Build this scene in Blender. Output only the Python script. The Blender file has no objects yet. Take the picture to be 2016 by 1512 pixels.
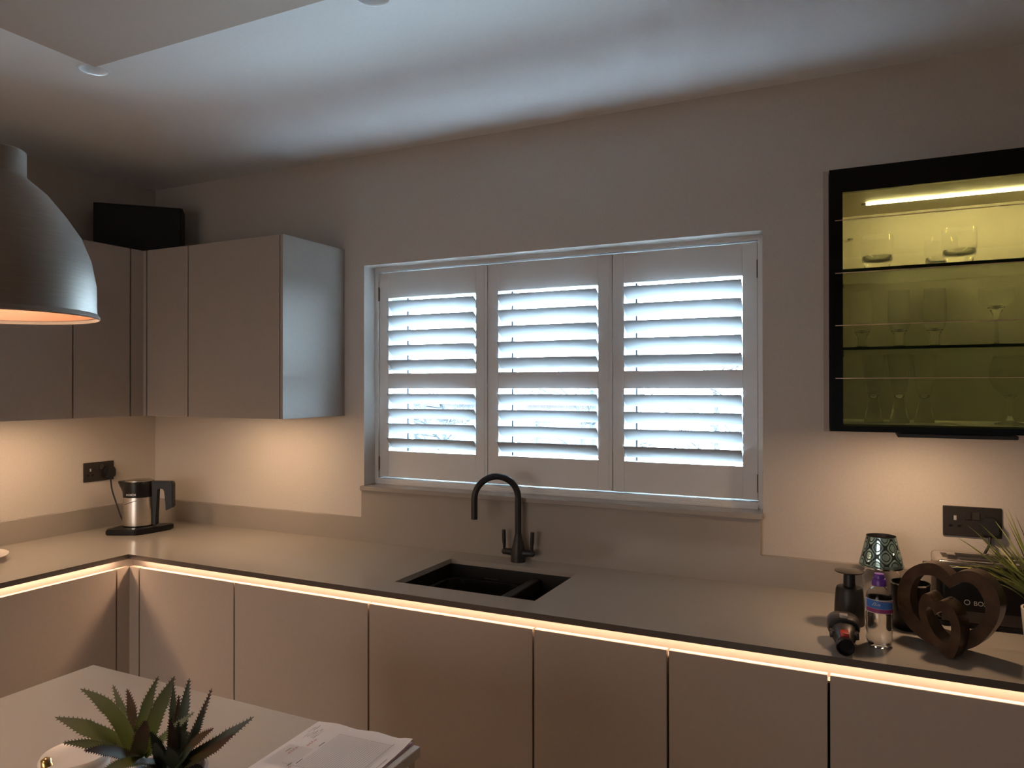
import bpy, bmesh, math, random
from mathutils import Vector, Matrix
random.seed(7)
SC = bpy.context.scene
COL = SC.collection
PI = math.pi

# ------------------------------------------------------------------ camera, world, exposure
W, H, FPX = 2016, 1512, 1448.35
YAW, PIT, ROL = 0.4501, 0.0046, -0.001
CAM = Vector((3.1616, -2.5002, 1.5475))
FWD = Vector((-math.sin(YAW)*math.cos(PIT), math.cos(YAW)*math.cos(PIT), math.sin(PIT)))
RT0 = Vector((math.cos(YAW), math.sin(YAW), 0)); UP0 = RT0.cross(FWD)
RGT = RT0*math.cos(ROL)+UP0*math.sin(ROL); UPV = -RT0*math.sin(ROL)+UP0*math.cos(ROL)
cd = bpy.data.cameras.new('camera'); cam = bpy.data.objects.new('camera', cd); COL.objects.link(cam)
cd.sensor_width = 36; cd.lens = FPX/W*36; cd.clip_start = 0.02; cd.clip_end = 300
cam.matrix_world = Matrix(((RGT.x, UPV.x, -FWD.x, CAM.x), (RGT.y, UPV.y, -FWD.y, CAM.y), (RGT.z, UPV.z, -FWD.z, CAM.z), (0, 0, 0, 1)))
SC.camera = cam

wd = bpy.data.worlds.new('sky'); SC.world = wd; wd.use_nodes = True
bgn = wd.node_tree.nodes['Background']
wt_ = wd.node_tree; tcw = wt_.nodes.new('ShaderNodeTexCoord'); spw = wt_.nodes.new('ShaderNodeSeparateXYZ'); rmp = wt_.nodes.new('ShaderNodeValToRGB')
wt_.links.new(tcw.outputs['Generated'], spw.inputs[0]); mpw = wt_.nodes.new('ShaderNodeMapRange'); mpw.inputs['From Min'].default_value = -1; mpw.inputs['From Max'].default_value = 1
wt_.links.new(spw.outputs['Z'], mpw.inputs['Value']); wt_.links.new(mpw.outputs[0], rmp.inputs['Fac'])
# even overcast sky above the horizon, plain paler-than-lawn ground below it
rmp.color_ramp.elements[0].position = 0.47; rmp.color_ramp.elements[0].color = (0.16, 0.23, 0.29, 1)
rmp.color_ramp.elements[1].position = 0.50; rmp.color_ramp.elements[1].color = (0.57, 0.80, 1.0, 1)
wt_.links.new(rmp.outputs['Color'], bgn.inputs['Color']); bgn.inputs['Strength'].default_value = 112.0

def portal(name, loc, sx, sy, rot):
    l = bpy.data.lights.new(name, 'AREA'); l.shape = 'RECTANGLE'; l.size = sx; l.size_y = sy; l.cycles.is_portal = True
    o = bpy.data.objects.new(name, l); COL.objects.link(o); o.location = loc; o.rotation_euler = rot
    return o
portal('window_portal', (2.06, 0.25, 1.6), 1.56, 0.90, (-PI/2, 0, 0))
portal('rear_portal', (1.45, -5.06, 1.05), 2.0, 2.0, (PI/2, 0, 0))

SC.view_settings.view_transform = 'Standard'; SC.view_settings.look = 'None'
SC.view_settings.exposure = 0.0; SC.view_settings.gamma = 1.0; SC.view_settings.use_curve_mapping = False
SC.cycles.use_denoising = True
SC.cycles.max_bounces = 14; SC.cycles.diffuse_bounces = 5; SC.cycles.transparent_max_bounces = 24; SC.cycles.transmission_bounces = 14
SC.cycles.sample_clamp_indirect = 0.0
SC.cycles.caustics_reflective = False; SC.cycles.caustics_refractive = False

def pxplane(x, y, p0, n):
    d = FWD+RGT*((x-W/2)/FPX)+UPV*((H/2-y)/FPX)
    t = (Vector(p0)-CAM).dot(n)/d.dot(n)
    return CAM+d*t
def pxdepth(x, y, dep):
    return CAM+(FWD+RGT*((x-W/2)/FPX)+UPV*((H/2-y)/FPX))*dep

# ------------------------------------------------------------------ materials
def mat(name, col, rough=0.5, metal=0.0, noise=0.0, nscale=40.0, bump=0.0, coat=0.0, spec=0.5, emit=None, es=0.0, aniso=None):
    m = bpy.data.materials.new(name); m.use_nodes = True
    nt = m.node_tree; b = nt.nodes['Principled BSDF']
    b.inputs['Base Color'].default_value = (*col, 1); b.inputs['Roughness'].default_value = rough
    b.inputs['Metallic'].default_value = metal; b.inputs['Specular IOR Level'].default_value = spec
    b.inputs['Coat Weight'].default_value = coat; b.inputs['Coat Roughness'].default_value = 0.05
    if emit: b.inputs['Emission Color'].default_value = (*emit, 1); b.inputs['Emission Strength'].default_value = es
    if noise or bump:
        tc = nt.nodes.new('ShaderNodeTexCoord'); n = nt.nodes.new('ShaderNodeTexNoise')
        n.inputs['Scale'].default_value = nscale; n.inputs['Detail'].default_value = 6
        if aniso:
            mp = nt.nodes.new('ShaderNodeMapping'); mp.inputs['Scale'].default_value = aniso
            nt.links.new(tc.outputs['Object'], mp.inputs['Vector']); nt.links.new(mp.outputs['Vector'], n.inputs['Vector'])
        else:
            nt.links.new(tc.outputs['Object'], n.inputs['Vector'])
        if noise:
            r = nt.nodes.new('ShaderNodeValToRGB')
            r.color_ramp.elements[0].position = 0.3; r.color_ramp.elements[1].position = 0.7
            r.color_ramp.elements[0].color = (*[c*(1-noise) for c in col], 1); r.color_ramp.elements[1].color = (*[min(1, c*(1+noise)) for c in col], 1)
            nt.links.new(n.outputs['Fac'], r.inputs['Fac']); nt.links.new(r.outputs['Color'], b.inputs['Base Color'])
        if bump:
            bp = nt.nodes.new('ShaderNodeBump'); bp.inputs['Strength'].default_value = bump; bp.inputs['Distance'].default_value = 0.002
            nt.links.new(n.outputs['Fac'], bp.inputs['Height']); nt.links.new(bp.outputs['Normal'], b.inputs['Normal'])
    return m
def emission(name, col, s):
    m = bpy.data.materials.new(name); m.use_nodes = True; nt = m.node_tree
    nt.nodes.remove(nt.nodes['Principled BSDF']); e = nt.nodes.new('ShaderNodeEmission')
    e.inputs['Color'].default_value = (*col, 1); e.inputs['Strength'].default_value = s
    nt.links.new(e.outputs[0], nt.nodes['Material Output'].inputs['Surface']); return m
def sheet_glass(name, tint, refl=1.0, rough=0.0):
    "thin sheet of glass: tinted see-through with a Fresnel reflection"
    m = bpy.data.materials.new(name); m.use_nodes = True; nt = m.node_tree
    nt.nodes.remove(nt.nodes['Principled BSDF'])
    t = nt.nodes.new('ShaderNodeBsdfTransparent'); t.inputs['Color'].default_value = (*tint, 1)
    g = nt.nodes.new('ShaderNodeBsdfGlossy'); g.inputs['Roughness'].default_value = rough; g.inputs['Color'].default_value = (refl, refl, refl, 1)
    f = nt.nodes.new('ShaderNodeFresnel'); f.inputs['IOR'].default_value = 1.45
    x = nt.nodes.new('ShaderNodeMixShader'); nt.links.new(f.outputs[0], x.inputs[0]); nt.links.new(t.outputs[0], x.inputs[1]); nt.links.new(g.outputs[0], x.inputs[2])
    nt.links.new(x.outputs[0], nt.nodes['Material Output'].inputs['Surface']); return m
def bowl_glass(name):
    "thin blown glass: clear face on, a little reflective towards its edges"
    m = bpy.data.materials.new(name); m.use_nodes = True; nt = m.node_tree; nt.nodes.remove(nt.nodes['Principled BSDF'])
    t = nt.nodes.new('ShaderNodeBsdfTransparent'); t.inputs['Color'].default_value = (0.992, 0.994, 0.99, 1)
    g = nt.nodes.new('ShaderNodeBsdfGlossy'); g.inputs['Roughness'].default_value = 0.06
    lw = nt.nodes.new('ShaderNodeLayerWeight'); lw.inputs['Blend'].default_value = 0.5
    pw = nt.nodes.new('ShaderNodeMath'); pw.operation = 'POWER'; pw.inputs[1].default_value = 3.0; nt.links.new(lw.outputs['Facing'], pw.inputs[0])
    ma = nt.nodes.new('ShaderNodeMath'); ma.operation = 'MULTIPLY_ADD'; ma.inputs[1].default_value = 0.45; ma.inputs[2].default_value = 0.004; nt.links.new(pw.outputs[0], ma.inputs[0])
    x = nt.nodes.new('ShaderNodeMixShader'); nt.links.new(ma.outputs[0], x.inputs[0]); nt.links.new(t.outputs[0], x.inputs[1]); nt.links.new(g.outputs[0], x.inputs[2])
    nt.links.new(x.outputs[0], nt.nodes['Material Output'].inputs['Surface']); return m
def solid_glass(name, col=(1, 1, 1), ior=1.48, rough=0.0):
    m = bpy.data.materials.new(name); m.use_nodes = True; b = m.node_tree.nodes['Principled BSDF']
    b.inputs['Base Color'].default_value = (*col, 1); b.inputs['Roughness'].default_value = rough
    b.inputs['Transmission Weight'].default_value = 1.0; b.inputs['IOR'].default_value = ior; return m

M = {}
M['wall'] = mat('wall_paint', (0.60, 0.54, 0.485), 0.85, noise=0.03, nscale=120, bump=0.05, spec=0.2)
M['ceiling'] = mat('ceiling_paint', (0.88, 0.87, 0.86), 0.9, noise=0.015, nscale=90, bump=0.04, spec=0.2)
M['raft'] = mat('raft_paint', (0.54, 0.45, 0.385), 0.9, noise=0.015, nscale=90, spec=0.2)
M['floor'] = mat('floor_tile', (0.33, 0.30, 0.27), 0.35, noise=0.06, nscale=6)
M['door'] = mat('cashmere_lacquer', (0.40, 0.345, 0.30), 0.55, noise=0.02, nscale=70, spec=0.3)
M['carcass'] = mat('carcass_board', (0.42, 0.38, 0.34), 0.6, noise=0.02)
M['channel'] = mat('channel_aluminium', (0.27, 0.24, 0.22), 0.5, noise=0.02)
M['dark_gap'] = mat('dark_recess', (0.02, 0.018, 0.017), 0.8, noise=0.05)
M['quartz'] = mat('quartz_worktop', (0.39, 0.345, 0.30), 0.13, noise=0.05, nscale=600, spec=0.5)
M['quartz_island'] = mat('quartz_island', (0.43, 0.385, 0.335), 0.42, noise=0.05, nscale=600, spec=0.3)
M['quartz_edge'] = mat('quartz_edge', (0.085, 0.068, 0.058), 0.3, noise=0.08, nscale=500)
M['upstand'] = mat('quartz_upstand', (0.35, 0.305, 0.265), 0.2, noise=0.05, nscale=600, spec=0.5)
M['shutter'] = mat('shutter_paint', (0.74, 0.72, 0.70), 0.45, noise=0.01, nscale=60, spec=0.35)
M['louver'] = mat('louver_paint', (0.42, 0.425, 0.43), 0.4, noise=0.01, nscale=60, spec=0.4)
M['upvc'] = mat('white_upvc', (0.75, 0.77, 0.78), 0.35, noise=0.01)
M['gasket'] = mat('black_gasket', (0.03, 0.035, 0.045), 0.6, noise=0.05)
M['steel'] = mat('brushed_steel', (0.62, 0.58, 0.53), 0.3, metal=1.0, noise=0.06, nscale=30, aniso=(1, 1, 40))
M['chrome'] = mat('chrome', (0.75, 0.72, 0.68), 0.14, metal=1.0, noise=0.02)
M['bronze_hinge'] = mat('bronze_hinge', (0.14, 0.11, 0.085), 0.4, metal=1.0, noise=0.05)
M['black'] = mat('black_plastic', (0.007, 0.0065, 0.0065), 0.32, noise=0.05, spec=0.25)
M['matte_black'] = mat('matte_black', (0.014, 0.013, 0.014), 0.45, noise=0.05)
M['sink'] = mat('black_composite', (0.012, 0.011, 0.011), 0.42, noise=0.15, nscale=500)
M['socket'] = mat('black_nickel', (0.035, 0.028, 0.026), 0.38, metal=0.3, noise=0.05)
M['pewter'] = mat('pewter_shade', (0.34, 0.30, 0.265), 0.46, metal=0.55, noise=0.08, nscale=24, aniso=(1, 1, 30))
M['shade_in'] = mat('shade_lining', (0.10, 0.045, 0.022), 0.6, noise=0.02)
M['bulb'] = emission('pendant_bulb', (1.0, 0.66, 0.42), 220.0)
LEDC = (1.0, 0.64, 0.40)
M['led'] = emission('led_tape', LEDC, 62.0)
M['led_isl'] = emission('led_tape_island', LEDC, 30.0)
M['puck'] = emission('cabinet_light', (1.0, 0.67, 0.41), 250.0)
M['bar'] = emission('cabinet_light_bar', (1.0, 0.68, 0.42), 50.0)
M['ledbar'] = emission('display_led', (1.0, 0.80, 0.55), 150.0)
M['white_gloss'] = mat('white_ceramic', (0.72, 0.66, 0.60), 0.2, noise=0.01)
M['gold'] = mat('gold_metal', (0.70, 0.46, 0.18), 0.22, metal=1.0, noise=0.05)
M['paper'] = mat('paper_white', (0.74, 0.70, 0.68), 0.7, noise=0.01)
M['paper_pink'] = mat('paper_pink', (0.62, 0.36, 0.38), 0.7, noise=0.01)
M['ink'] = mat('ink_black', (0.10, 0.09, 0.09), 0.7, noise=0.02)
M['ink_grey'] = mat('ink_grey', (0.42, 0.39, 0.37), 0.7, noise=0.02)
M['ink_red'] = mat('ink_red', (0.50, 0.12, 0.10), 0.7, noise=0.02)
M['door_glass'] = sheet_glass('smoked_olive_glass', (0.57, 0.59, 0.42), 0.6)
M['black_glass'] = mat('black_printed_glass', (0.004, 0.004, 0.004), 0.06, noise=0.02, spec=0.3)
M['shelf_glass'] = sheet_glass('shelf_glass', (0.94, 0.965, 0.94))
M['shelf_edge'] = mat('glass_edge', (0.006, 0.03, 0.022), 0.1, noise=0.05)
M['fill_pane'] = sheet_glass('fill_tint_glass', (0.28, 0.217, 0.183))  # tint sets colour and strength of the added fill daylight
M['pane'] = sheet_glass('window_glass', (0.97, 0.985, 0.985))
M['glass'] = solid_glass('clear_glass', (1.0, 1.0, 1.0), 1.22, 0.12)
M['thin_glass'] = bowl_glass('thin_clear_glass')
M['pet'] = solid_glass('clear_plastic', (0.99, 0.99, 0.99), 1.25)
M['reflection_tan'] = mat('painted_reflection', (0.45, 0.30, 0.22), 0.35, metal=0.6, noise=0.03)
M['display'] = mat('display_carcass', (0.55, 0.50, 0.42), 0.6, noise=0.02)
M['soil'] = mat('soil', (0.02, 0.015, 0.012), 0.9, noise=0.4, nscale=200)
M['pot_dark'] = mat('grey_pot', (0.30, 0.27, 0.27), 0.5, noise=0.05)
M['purple'] = mat('purple_cap', (0.15, 0.05, 0.36), 0.3, noise=0.03)
M['lab_blue'] = mat('label_blue', (0.05, 0.18, 0.55), 0.4, noise=0.04)
M['lab_pink'] = mat('label_plum', (0.30, 0.045, 0.17), 0.4, noise=0.04)
M['lab_white'] = mat('label_white', (0.62, 0.64, 0.68), 0.4, noise=0.04)
M['lab_violet'] = mat('label_violet', (0.10, 0.05, 0.28), 0.4, noise=0.04)
M['red'] = mat('red_plastic', (0.42, 0.03, 0.02), 0.35, noise=0.03)
M['grey_pl'] = mat('grey_plastic', (0.06, 0.05, 0.046), 0.32, metal=0.4, noise=0.05)
M['grey_lt'] = mat('light_grey_plastic', (0.30, 0.27, 0.25), 0.35, noise=0.03)
M['silver_print'] = mat('silver_print', (0.62, 0.60, 0.57), 0.35, metal=0.5, noise=0.02)
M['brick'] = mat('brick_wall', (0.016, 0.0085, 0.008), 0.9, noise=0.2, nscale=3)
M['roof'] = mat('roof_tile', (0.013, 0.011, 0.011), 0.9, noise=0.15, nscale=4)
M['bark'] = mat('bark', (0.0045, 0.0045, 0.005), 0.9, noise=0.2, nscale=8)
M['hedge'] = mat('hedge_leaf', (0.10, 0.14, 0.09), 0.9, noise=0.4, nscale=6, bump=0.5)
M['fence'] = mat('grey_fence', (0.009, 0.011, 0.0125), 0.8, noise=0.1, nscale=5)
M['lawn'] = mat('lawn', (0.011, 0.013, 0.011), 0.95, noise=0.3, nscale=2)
M['speaker'] = mat('speaker_black', (0.004, 0.004, 0.004), 0.7, noise=0.1)

def bronze_mat():
    m = mat('bronze_resin', (0.085, 0.052, 0.033), 0.34, metal=0.7, noise=0.25, nscale=30, bump=0.1); return m
M['bronze'] = bronze_mat()
def aloe_mat(name, c0, c1):
    m = mat(name, c0, 0.45); nt = m.node_tree; b = nt.nodes['Principled BSDF']
    uv = nt.nodes.new('ShaderNodeUVMap'); sp = nt.nodes.new('ShaderNodeSeparateXYZ'); r = nt.nodes.new('ShaderNodeValToRGB')
    r.color_ramp.elements[0].position = 0.05; r.color_ramp.elements[1].position = 0.95
    r.color_ramp.elements[0].color = (*c0, 1); r.color_ramp.elements[1].color = (*c1, 1)
    nt.links.new(uv.outputs[0], sp.inputs[0]); nt.links.new(sp.outputs['Y'], r.inputs['Fac']); nt.links.new(r.outputs['Color'], b.inputs['Base Color'])
    return m
M['aloe_g'] = aloe_mat('aloe_green', (0.17, 0.21, 0.035), (0.13, 0.14, 0.09))
M['aloe_d'] = aloe_mat('aloe_dark', (0.035, 0.05, 0.02), (0.045, 0.055, 0.04))
M['aloe_r'] = aloe_mat('aloe_red', (0.10, 0.09, 0.035), (0.06, 0.022, 0.02))
M['grass'] = aloe_mat('grass_blade', (0.09, 0.14, 0.025), (0.42, 0.42, 0.12))
def shade_pattern():
    "mirror lacquer shade with an etched lattice of ogees"
    m = mat('etched_mirror_shade', (0.34, 0.50, 0.50), 0.12, metal=1.0); nt = m.node_tree; b = nt.nodes['Principled BSDF']
    uv = nt.nodes.new('ShaderNodeUVMap'); sp = nt.nodes.new('ShaderNodeSeparateXYZ'); nt.links.new(uv.outputs[0], sp.inputs[0])
    def mth(op, a, bb=None):
        n = nt.nodes.new('ShaderNodeMath'); n.operation = op
        for i, v in enumerate((a, bb)):
            if v is None: continue
            if isinstance(v, (int, float)): n.inputs[i].default_value = v
            else: nt.links.new(v, n.inputs[i])
        return n.outputs[0]
    u = mth('MULTIPLY', sp.outputs['X'], 7*2*PI); v = mth('MULTIPLY', sp.outputs['Y'], 6.0*2*PI)
    s = mth('ADD', mth('COSINE', u), mth('COSINE', v)); a = mth('ABSOLUTE', s)
    l1 = mth('LESS_THAN', a, 0.28); l2 = mth('LESS_THAN', mth('ABSOLUTE', mth('SUBTRACT', a, 1.15)), 0.18)
    l = mth('MAXIMUM', l1, l2)
    mx = nt.nodes.new('ShaderNodeMix'); mx.data_type = 'RGBA'; nt.links.new(l, mx.inputs[0])
    mx.inputs[6].default_value = (0.34, 0.52, 0.52, 1); mx.inputs[7].default_value = (0.035, 0.045, 0.05, 1); b.inputs['Metallic'].default_value = 0.8
    nt.links.new(mx.outputs[2], b.inputs['Base Color'])
    rr = mth('ADD', mth('MULTIPLY', l, 0.3), 0.1); nt.links.new(rr, b.inputs['Roughness'])
    return m
M['mirror_shade'] = shade_pattern()
def tone_speckle(): pass

# ------------------------------------------------------------------ mesh helpers
def bx(bm, x0, x1, y0, y1, z0, z1, mi=0):
    v = [bm.verts.new(p) for p in ((x0, y0, z0), (x1, y0, z0), (x1, y1, z0), (x0, y1, z0), (x0, y0, z1), (x1, y0, z1), (x1, y1, z1), (x0, y1, z1))]
    for f in ((0, 3, 2, 1), (4, 5, 6, 7), (0, 1, 5, 4), (1, 2, 6, 5), (2, 3, 7, 6), (3, 0, 4, 7)):
        bm.faces.new([v[i] for i in f]).material_index = mi
def B(*a):
    bm = bmesh.new(); bx(bm, *a); return bm
def Bv(x0, x1, y0, y1, z0, z1, r=0.002, seg=2):
    bm = B(x0, x1, y0, y1, z0, z1); bmesh.ops.bevel(bm, geom=bm.edges[:], offset=r, segments=seg, affect='EDGES', profile=0.5); return bm
def obj(name, bm, m, parent=None, smooth=None, loc=None):
    me = bpy.data.meshes.new(name); bmesh.ops.recalc_face_normals(bm, faces=bm.faces[:]); bm.to_mesh(me); bm.free()
    for k in (m if isinstance(m, (list, tuple)) else [m]): me.materials.append(M[k] if isinstance(k, str) else k)
    if smooth is not None:
        me.shade_smooth(); me.set_sharp_from_angle(angle=math.radians(smooth))
    o = bpy.data.objects.new(name, me); COL.objects.link(o)
    if loc: o.location = loc
    if parent: o.parent = parent
    return o
def tag(o, label, cat, group=None, kind=None):
    o['label'] = label; o['category'] = cat
    if group: o['group'] = group
    if kind: o['kind'] = kind
    return o
def thing(name, label, cat, loc=(0, 0, 0), rz=0, group=None, kind=None):
    o = bpy.data.objects.new(name, None); COL.objects.link(o); o.empty_display_size = 0.05
    o.location = loc; o.rotation_euler = (0, 0, rz); return tag(o, label, cat, group, kind)
def dup(root, loc=None, rz=None, label=None):
    r = root.copy(); COL.objects.link(r)
    if loc is not None: r.location = loc
    if rz is not None: r.rotation_euler = (0, 0, rz)
    if label: r['label'] = label
    for ch in list(root.children):
        c = ch.copy(); COL.objects.link(c); c.parent = r
        for g in list(ch.children):
            d = g.copy(); COL.objects.link(d); d.parent = c
    return r
def lathe(pts, n=32, bm=None, c=(0, 0, 0), closed=False, mi=0):
    bm = bm or bmesh.new(); rings = []
    uvl = bm.loops.layers.uv.verify()
    for r, z in pts:
        if r < 1e-6: rings.append([bm.verts.new((c[0], c[1], c[2]+z))])
        else: rings.append([bm.verts.new((c[0]+r*math.cos(2*PI*i/n), c[1]+r*math.sin(2*PI*i/n), c[2]+z)) for i in range(n)])
    prs = list(zip(rings, rings[1:]))
    if closed: prs.append((rings[-1], rings[0]))
    for k, (a, b) in enumerate(prs):
        if len(a) == 1 and len(b) == 1: continue
        for i in range(n):
            j = (i+1) % n
            if len(a) == 1: f = bm.faces.new((a[0], b[i], b[j]))
            elif len(b) == 1: f = bm.faces.new((a[i], a[j], b[0]))
            else:
                f = bm.faces.new((a[i], a[j], b[j], b[i]))
                for lp, (uu, vv) in zip(f.loops, ((i/n, k/len(prs)), ((i+1)/n, k/len(prs)), ((i+1)/n, (k+1)/len(prs)), (i/n, (k+1)/len(prs)))): lp[uvl].uv = (uu, vv)
            f.material_index = mi
    return bm
def tube(pts, r, n=10, bm=None, caps=True):
    bm = bm or bmesh.new(); pts = [Vector(p) for p in pts]; rings = []; up = None
    for i, p in enumerate(pts):
        t = (pts[min(i+1, len(pts)-1)]-pts[max(i-1, 0)]).normalized()
        if up is None: up = Vector((0, 0, 1)) if abs(t.z) < 0.9 else Vector((1, 0, 0))
        s = t.cross(up).normalized(); up = s.cross(t).normalized()
        rr = r[i] if isinstance(r, (list, tuple)) else r
        rings.append([bm.verts.new(p+(s*math.cos(2*PI*k/n)+up*math.sin(2*PI*k/n))*rr) for k in range(n)])
    for a, b in zip(rings, rings[1:]):
        for k in range(n): bm.faces.new((a[k], a[(k+1) % n], b[(k+1) % n], b[k]))
    if caps: bm.faces.new(rings[0][::-1]); bm.faces.new(rings[-1])
    return bm
def spline(pts, n=8):
    pts = [Vector(p) for p in pts]; out = []
    for i in range(len(pts)-1):
        p0, p1, p2, p3 = pts[max(i-1, 0)], pts[i], pts[i+1], pts[min(i+2, len(pts)-1)]
        for k in range(n):
            t = k/n; out.append(0.5*((2*p1)+(p2-p0)*t+(2*p0-5*p1+4*p2-p3)*t*t+(3*p1-p0-3*p2+p3)*t**3))
    return out+[pts[-1]]
def prism(poly, z0, z1, bm=None):
    bm = bm or bmesh.new()
    a = [bm.verts.new((x, y, z0)) for x, y in poly]; b = [bm.verts.new((x, y, z1)) for x, y in poly]
    bm.faces.new(a[::-1]); bm.faces.new(b); n = len(poly)
    for i in range(n): bm.faces.new((a[i], a[(i+1) % n], b[(i+1) % n], b[i]))
    return bm
def text_mesh(name, body, size, m, parent, mw):
    c = bpy.data.curves.new(name, 'FONT'); c.body = body; c.size = size; c.extrude = 0.0002; c.align_x = 'LEFT'
    t = bpy.data.objects.new(name+'_tmp', c); COL.objects.link(t)
    dg = bpy.context.evaluated_depsgraph_get(); me = bpy.data.meshes.new_from_object(t.evaluated_get(dg)); me.name = name
    bpy.data.objects.remove(t); bpy.data.curves.remove(c)
    me.materials.clear(); me.materials.append(M[m]); me.transform(mw)
    o = bpy.data.objects.new(name, me); COL.objects.link(o); o.parent = parent; return o
def cells(xs, ys, skip):
    "grid rectangles that are not skipped"
    xs = sorted(set(xs)); ys = sorted(set(ys))
    for x0, x1 in zip(xs, xs[1:]):
        for y0, y1 in zip(ys, ys[1:]):
            if not skip((x0+x1)/2, (y0+y1)/2): yield x0, x1, y0, y1

# ------------------------------------------------------------------ room shell
RX, RY, HC = 4.9, -5.0, 2.52
WX0, WX1, WZ0, WZ1 = 1.267, 2.856, 1.122, 2.057
bm = bmesh.new()
for x0, x1, z0, z1 in cells((0, WX0, WX1, RX), (0, WZ0, WZ1, HC), lambda x, z: WX0 < x < WX1 and WZ0 < z < WZ1): bx(bm, x0, x1, 0, 0.32, z0, z1)
tag(obj('wall_back', bm, 'wall'), 'warm grey painted wall with the shuttered window opening', 'wall', kind='structure')
tag(obj('wall_left', B(-0.15, 0, RY, 0.32, 0, HC), 'wall'), 'warm grey painted wall behind the kettle', 'wall', kind='structure')
tag(obj('wall_right', B(RX, RX+0.15, RY, 0.32, 0, HC), 'wall'), 'warm grey side wall opposite the kettle wall', 'wall', kind='structure')
VX0, VX1, VZ0, VZ1 = 0.4, 2.5, 0.0, 2.1
bm = bmesh.new()
for x0, x1, z0, z1 in cells((-0.15, VX0, VX1, RX+0.15), (0, VZ1, HC), lambda x, z: VX0 < x < VX1 and z < VZ1): bx(bm, x0, x1, RY-0.15, RY, z0, z1)
tag(obj('wall_rear', bm, 'wall'), 'warm grey wall facing the window wall', 'wall', kind='structure')
w2 = thing('fill_door', 'added unseen patio door in the rear wall, tinted glass giving fill light', 'door', ((VX0+VX1)/2, RY-0.1, VZ0), kind='structure')  # unseen door added to let soft fill daylight into the room
bm = bmesh.new(); hw, hh = (VX1-VX0)/2, VZ1-VZ0
bx(bm, -hw, -hw+0.05, 0, 0.06, 0, hh); bx(bm, hw-0.05, hw, 0, 0.06, 0, hh); bx(bm, -hw+0.05, hw-0.05, 0, 0.06, 0, 0.05); bx(bm, -hw+0.05, hw-0.05, 0, 0.06, hh-0.05, hh); bx(bm, -0.03, 0.03, 0, 0.06, 0.05, hh-0.05)
obj('door_frame', bm, 'upvc', w2)
for x0, x1 in ((-hw+0.05, -0.03), (0.03, hw-0.05)): obj('pane', B(x0, x1, 0.02, 0.025, 0.05, hh-0.05), 'fill_pane', w2)
tag(obj('floor', B(-0.15, RX+0.15, RY-0.15, 0.32, -0.1, 0), 'floor'), 'grey brown tiled kitchen floor', 'floor', kind='structure')
# flat ceiling with two downlight holes and a shallow dropped panel above the island
CX, CY, CH = 1.088, -1.068, -0.015
SPOTS = [(1.032, -1.034, 0.041), (2.052, -1.002, 0.043)]
bm = bmesh.new(); hs = 0.046
xs = [-0.15, RX+0.15]; ys = [RY-0.15, 0.32]
for sx, sy, sr in SPOTS: xs += [sx-hs, sx+hs]; ys += [sy-hs, sy+hs]
def cskip(x, y):
    return any(abs(x-sx) < hs and abs(y-sy) < hs for sx, sy, sr in SPOTS)
def quad(bm, ps, mi=0):
    f = bm.faces.new([bm.verts.new(p) for p in ps]); f.material_index = mi; return f
for x0, x1, y0, y1 in cells(xs, ys, cskip): quad(bm, ((x0, y0, HC), (x0, y1, HC), (x1, y1, HC), (x1, y0, HC)))
for sx, sy, sr in SPOTS:
    n = 48; c_ = []; s_ = []
    for i in range(n):
        a = 2*PI*i/n; ca, sa = math.cos(a), math.sin(a); k = hs/max(abs(ca), abs(sa))
        c_.append(bm.verts.new((sx+sr*ca, sy+sr*sa, HC))); s_.append(bm.verts.new((sx+k*ca, sy+k*sa, HC)))
    for i in range(n): bm.faces.new((c_[i], c_[(i+1) % n], s_[(i+1) % n], s_[i]))
bx(bm, -0.15, RX+0.15, RY-0.15, 0.32, HC+0.25, HC+0.3)
tag(obj('ceiling', bm, 'ceiling'), 'white plastered ceiling with round downlight holes', 'ceiling', kind='structure')
tag(obj('trim_3', B(CX, 4.3, -4.2, CY, HC+CH, HC-0.0005), 'raft'), 'shallow taupe dropped ceiling panel above the island', 'ceiling panel', kind='structure')
for i, (sx, sy, sr) in enumerate(SPOTS):
    t = thing('downlight', ['unlit recessed downlight at the corner of the dropped ceiling panel', 'unlit recessed downlight in the ceiling in front of the window'][i], 'downlight', (sx, sy, HC), group='ceiling downlights')
    obj('trim_ring', lathe([(sr+0.004, 0), (sr+0.004, -0.0015), (sr-0.002, -0.0015), (sr-0.002, 0.0)], 48, closed=True), 'ceiling', t, 40)
    obj('reflector', lathe([(sr-0.0005, 0.0005), (sr*0.8, 0.035), (sr*0.72, 0.06)], 48), 'ceiling', t, 60)
    obj('lamp', lathe([(sr*0.72, 0.06), (sr*0.5, 0.052), (0, 0.05)], 48), 'grey_lt', t, 60)

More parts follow.
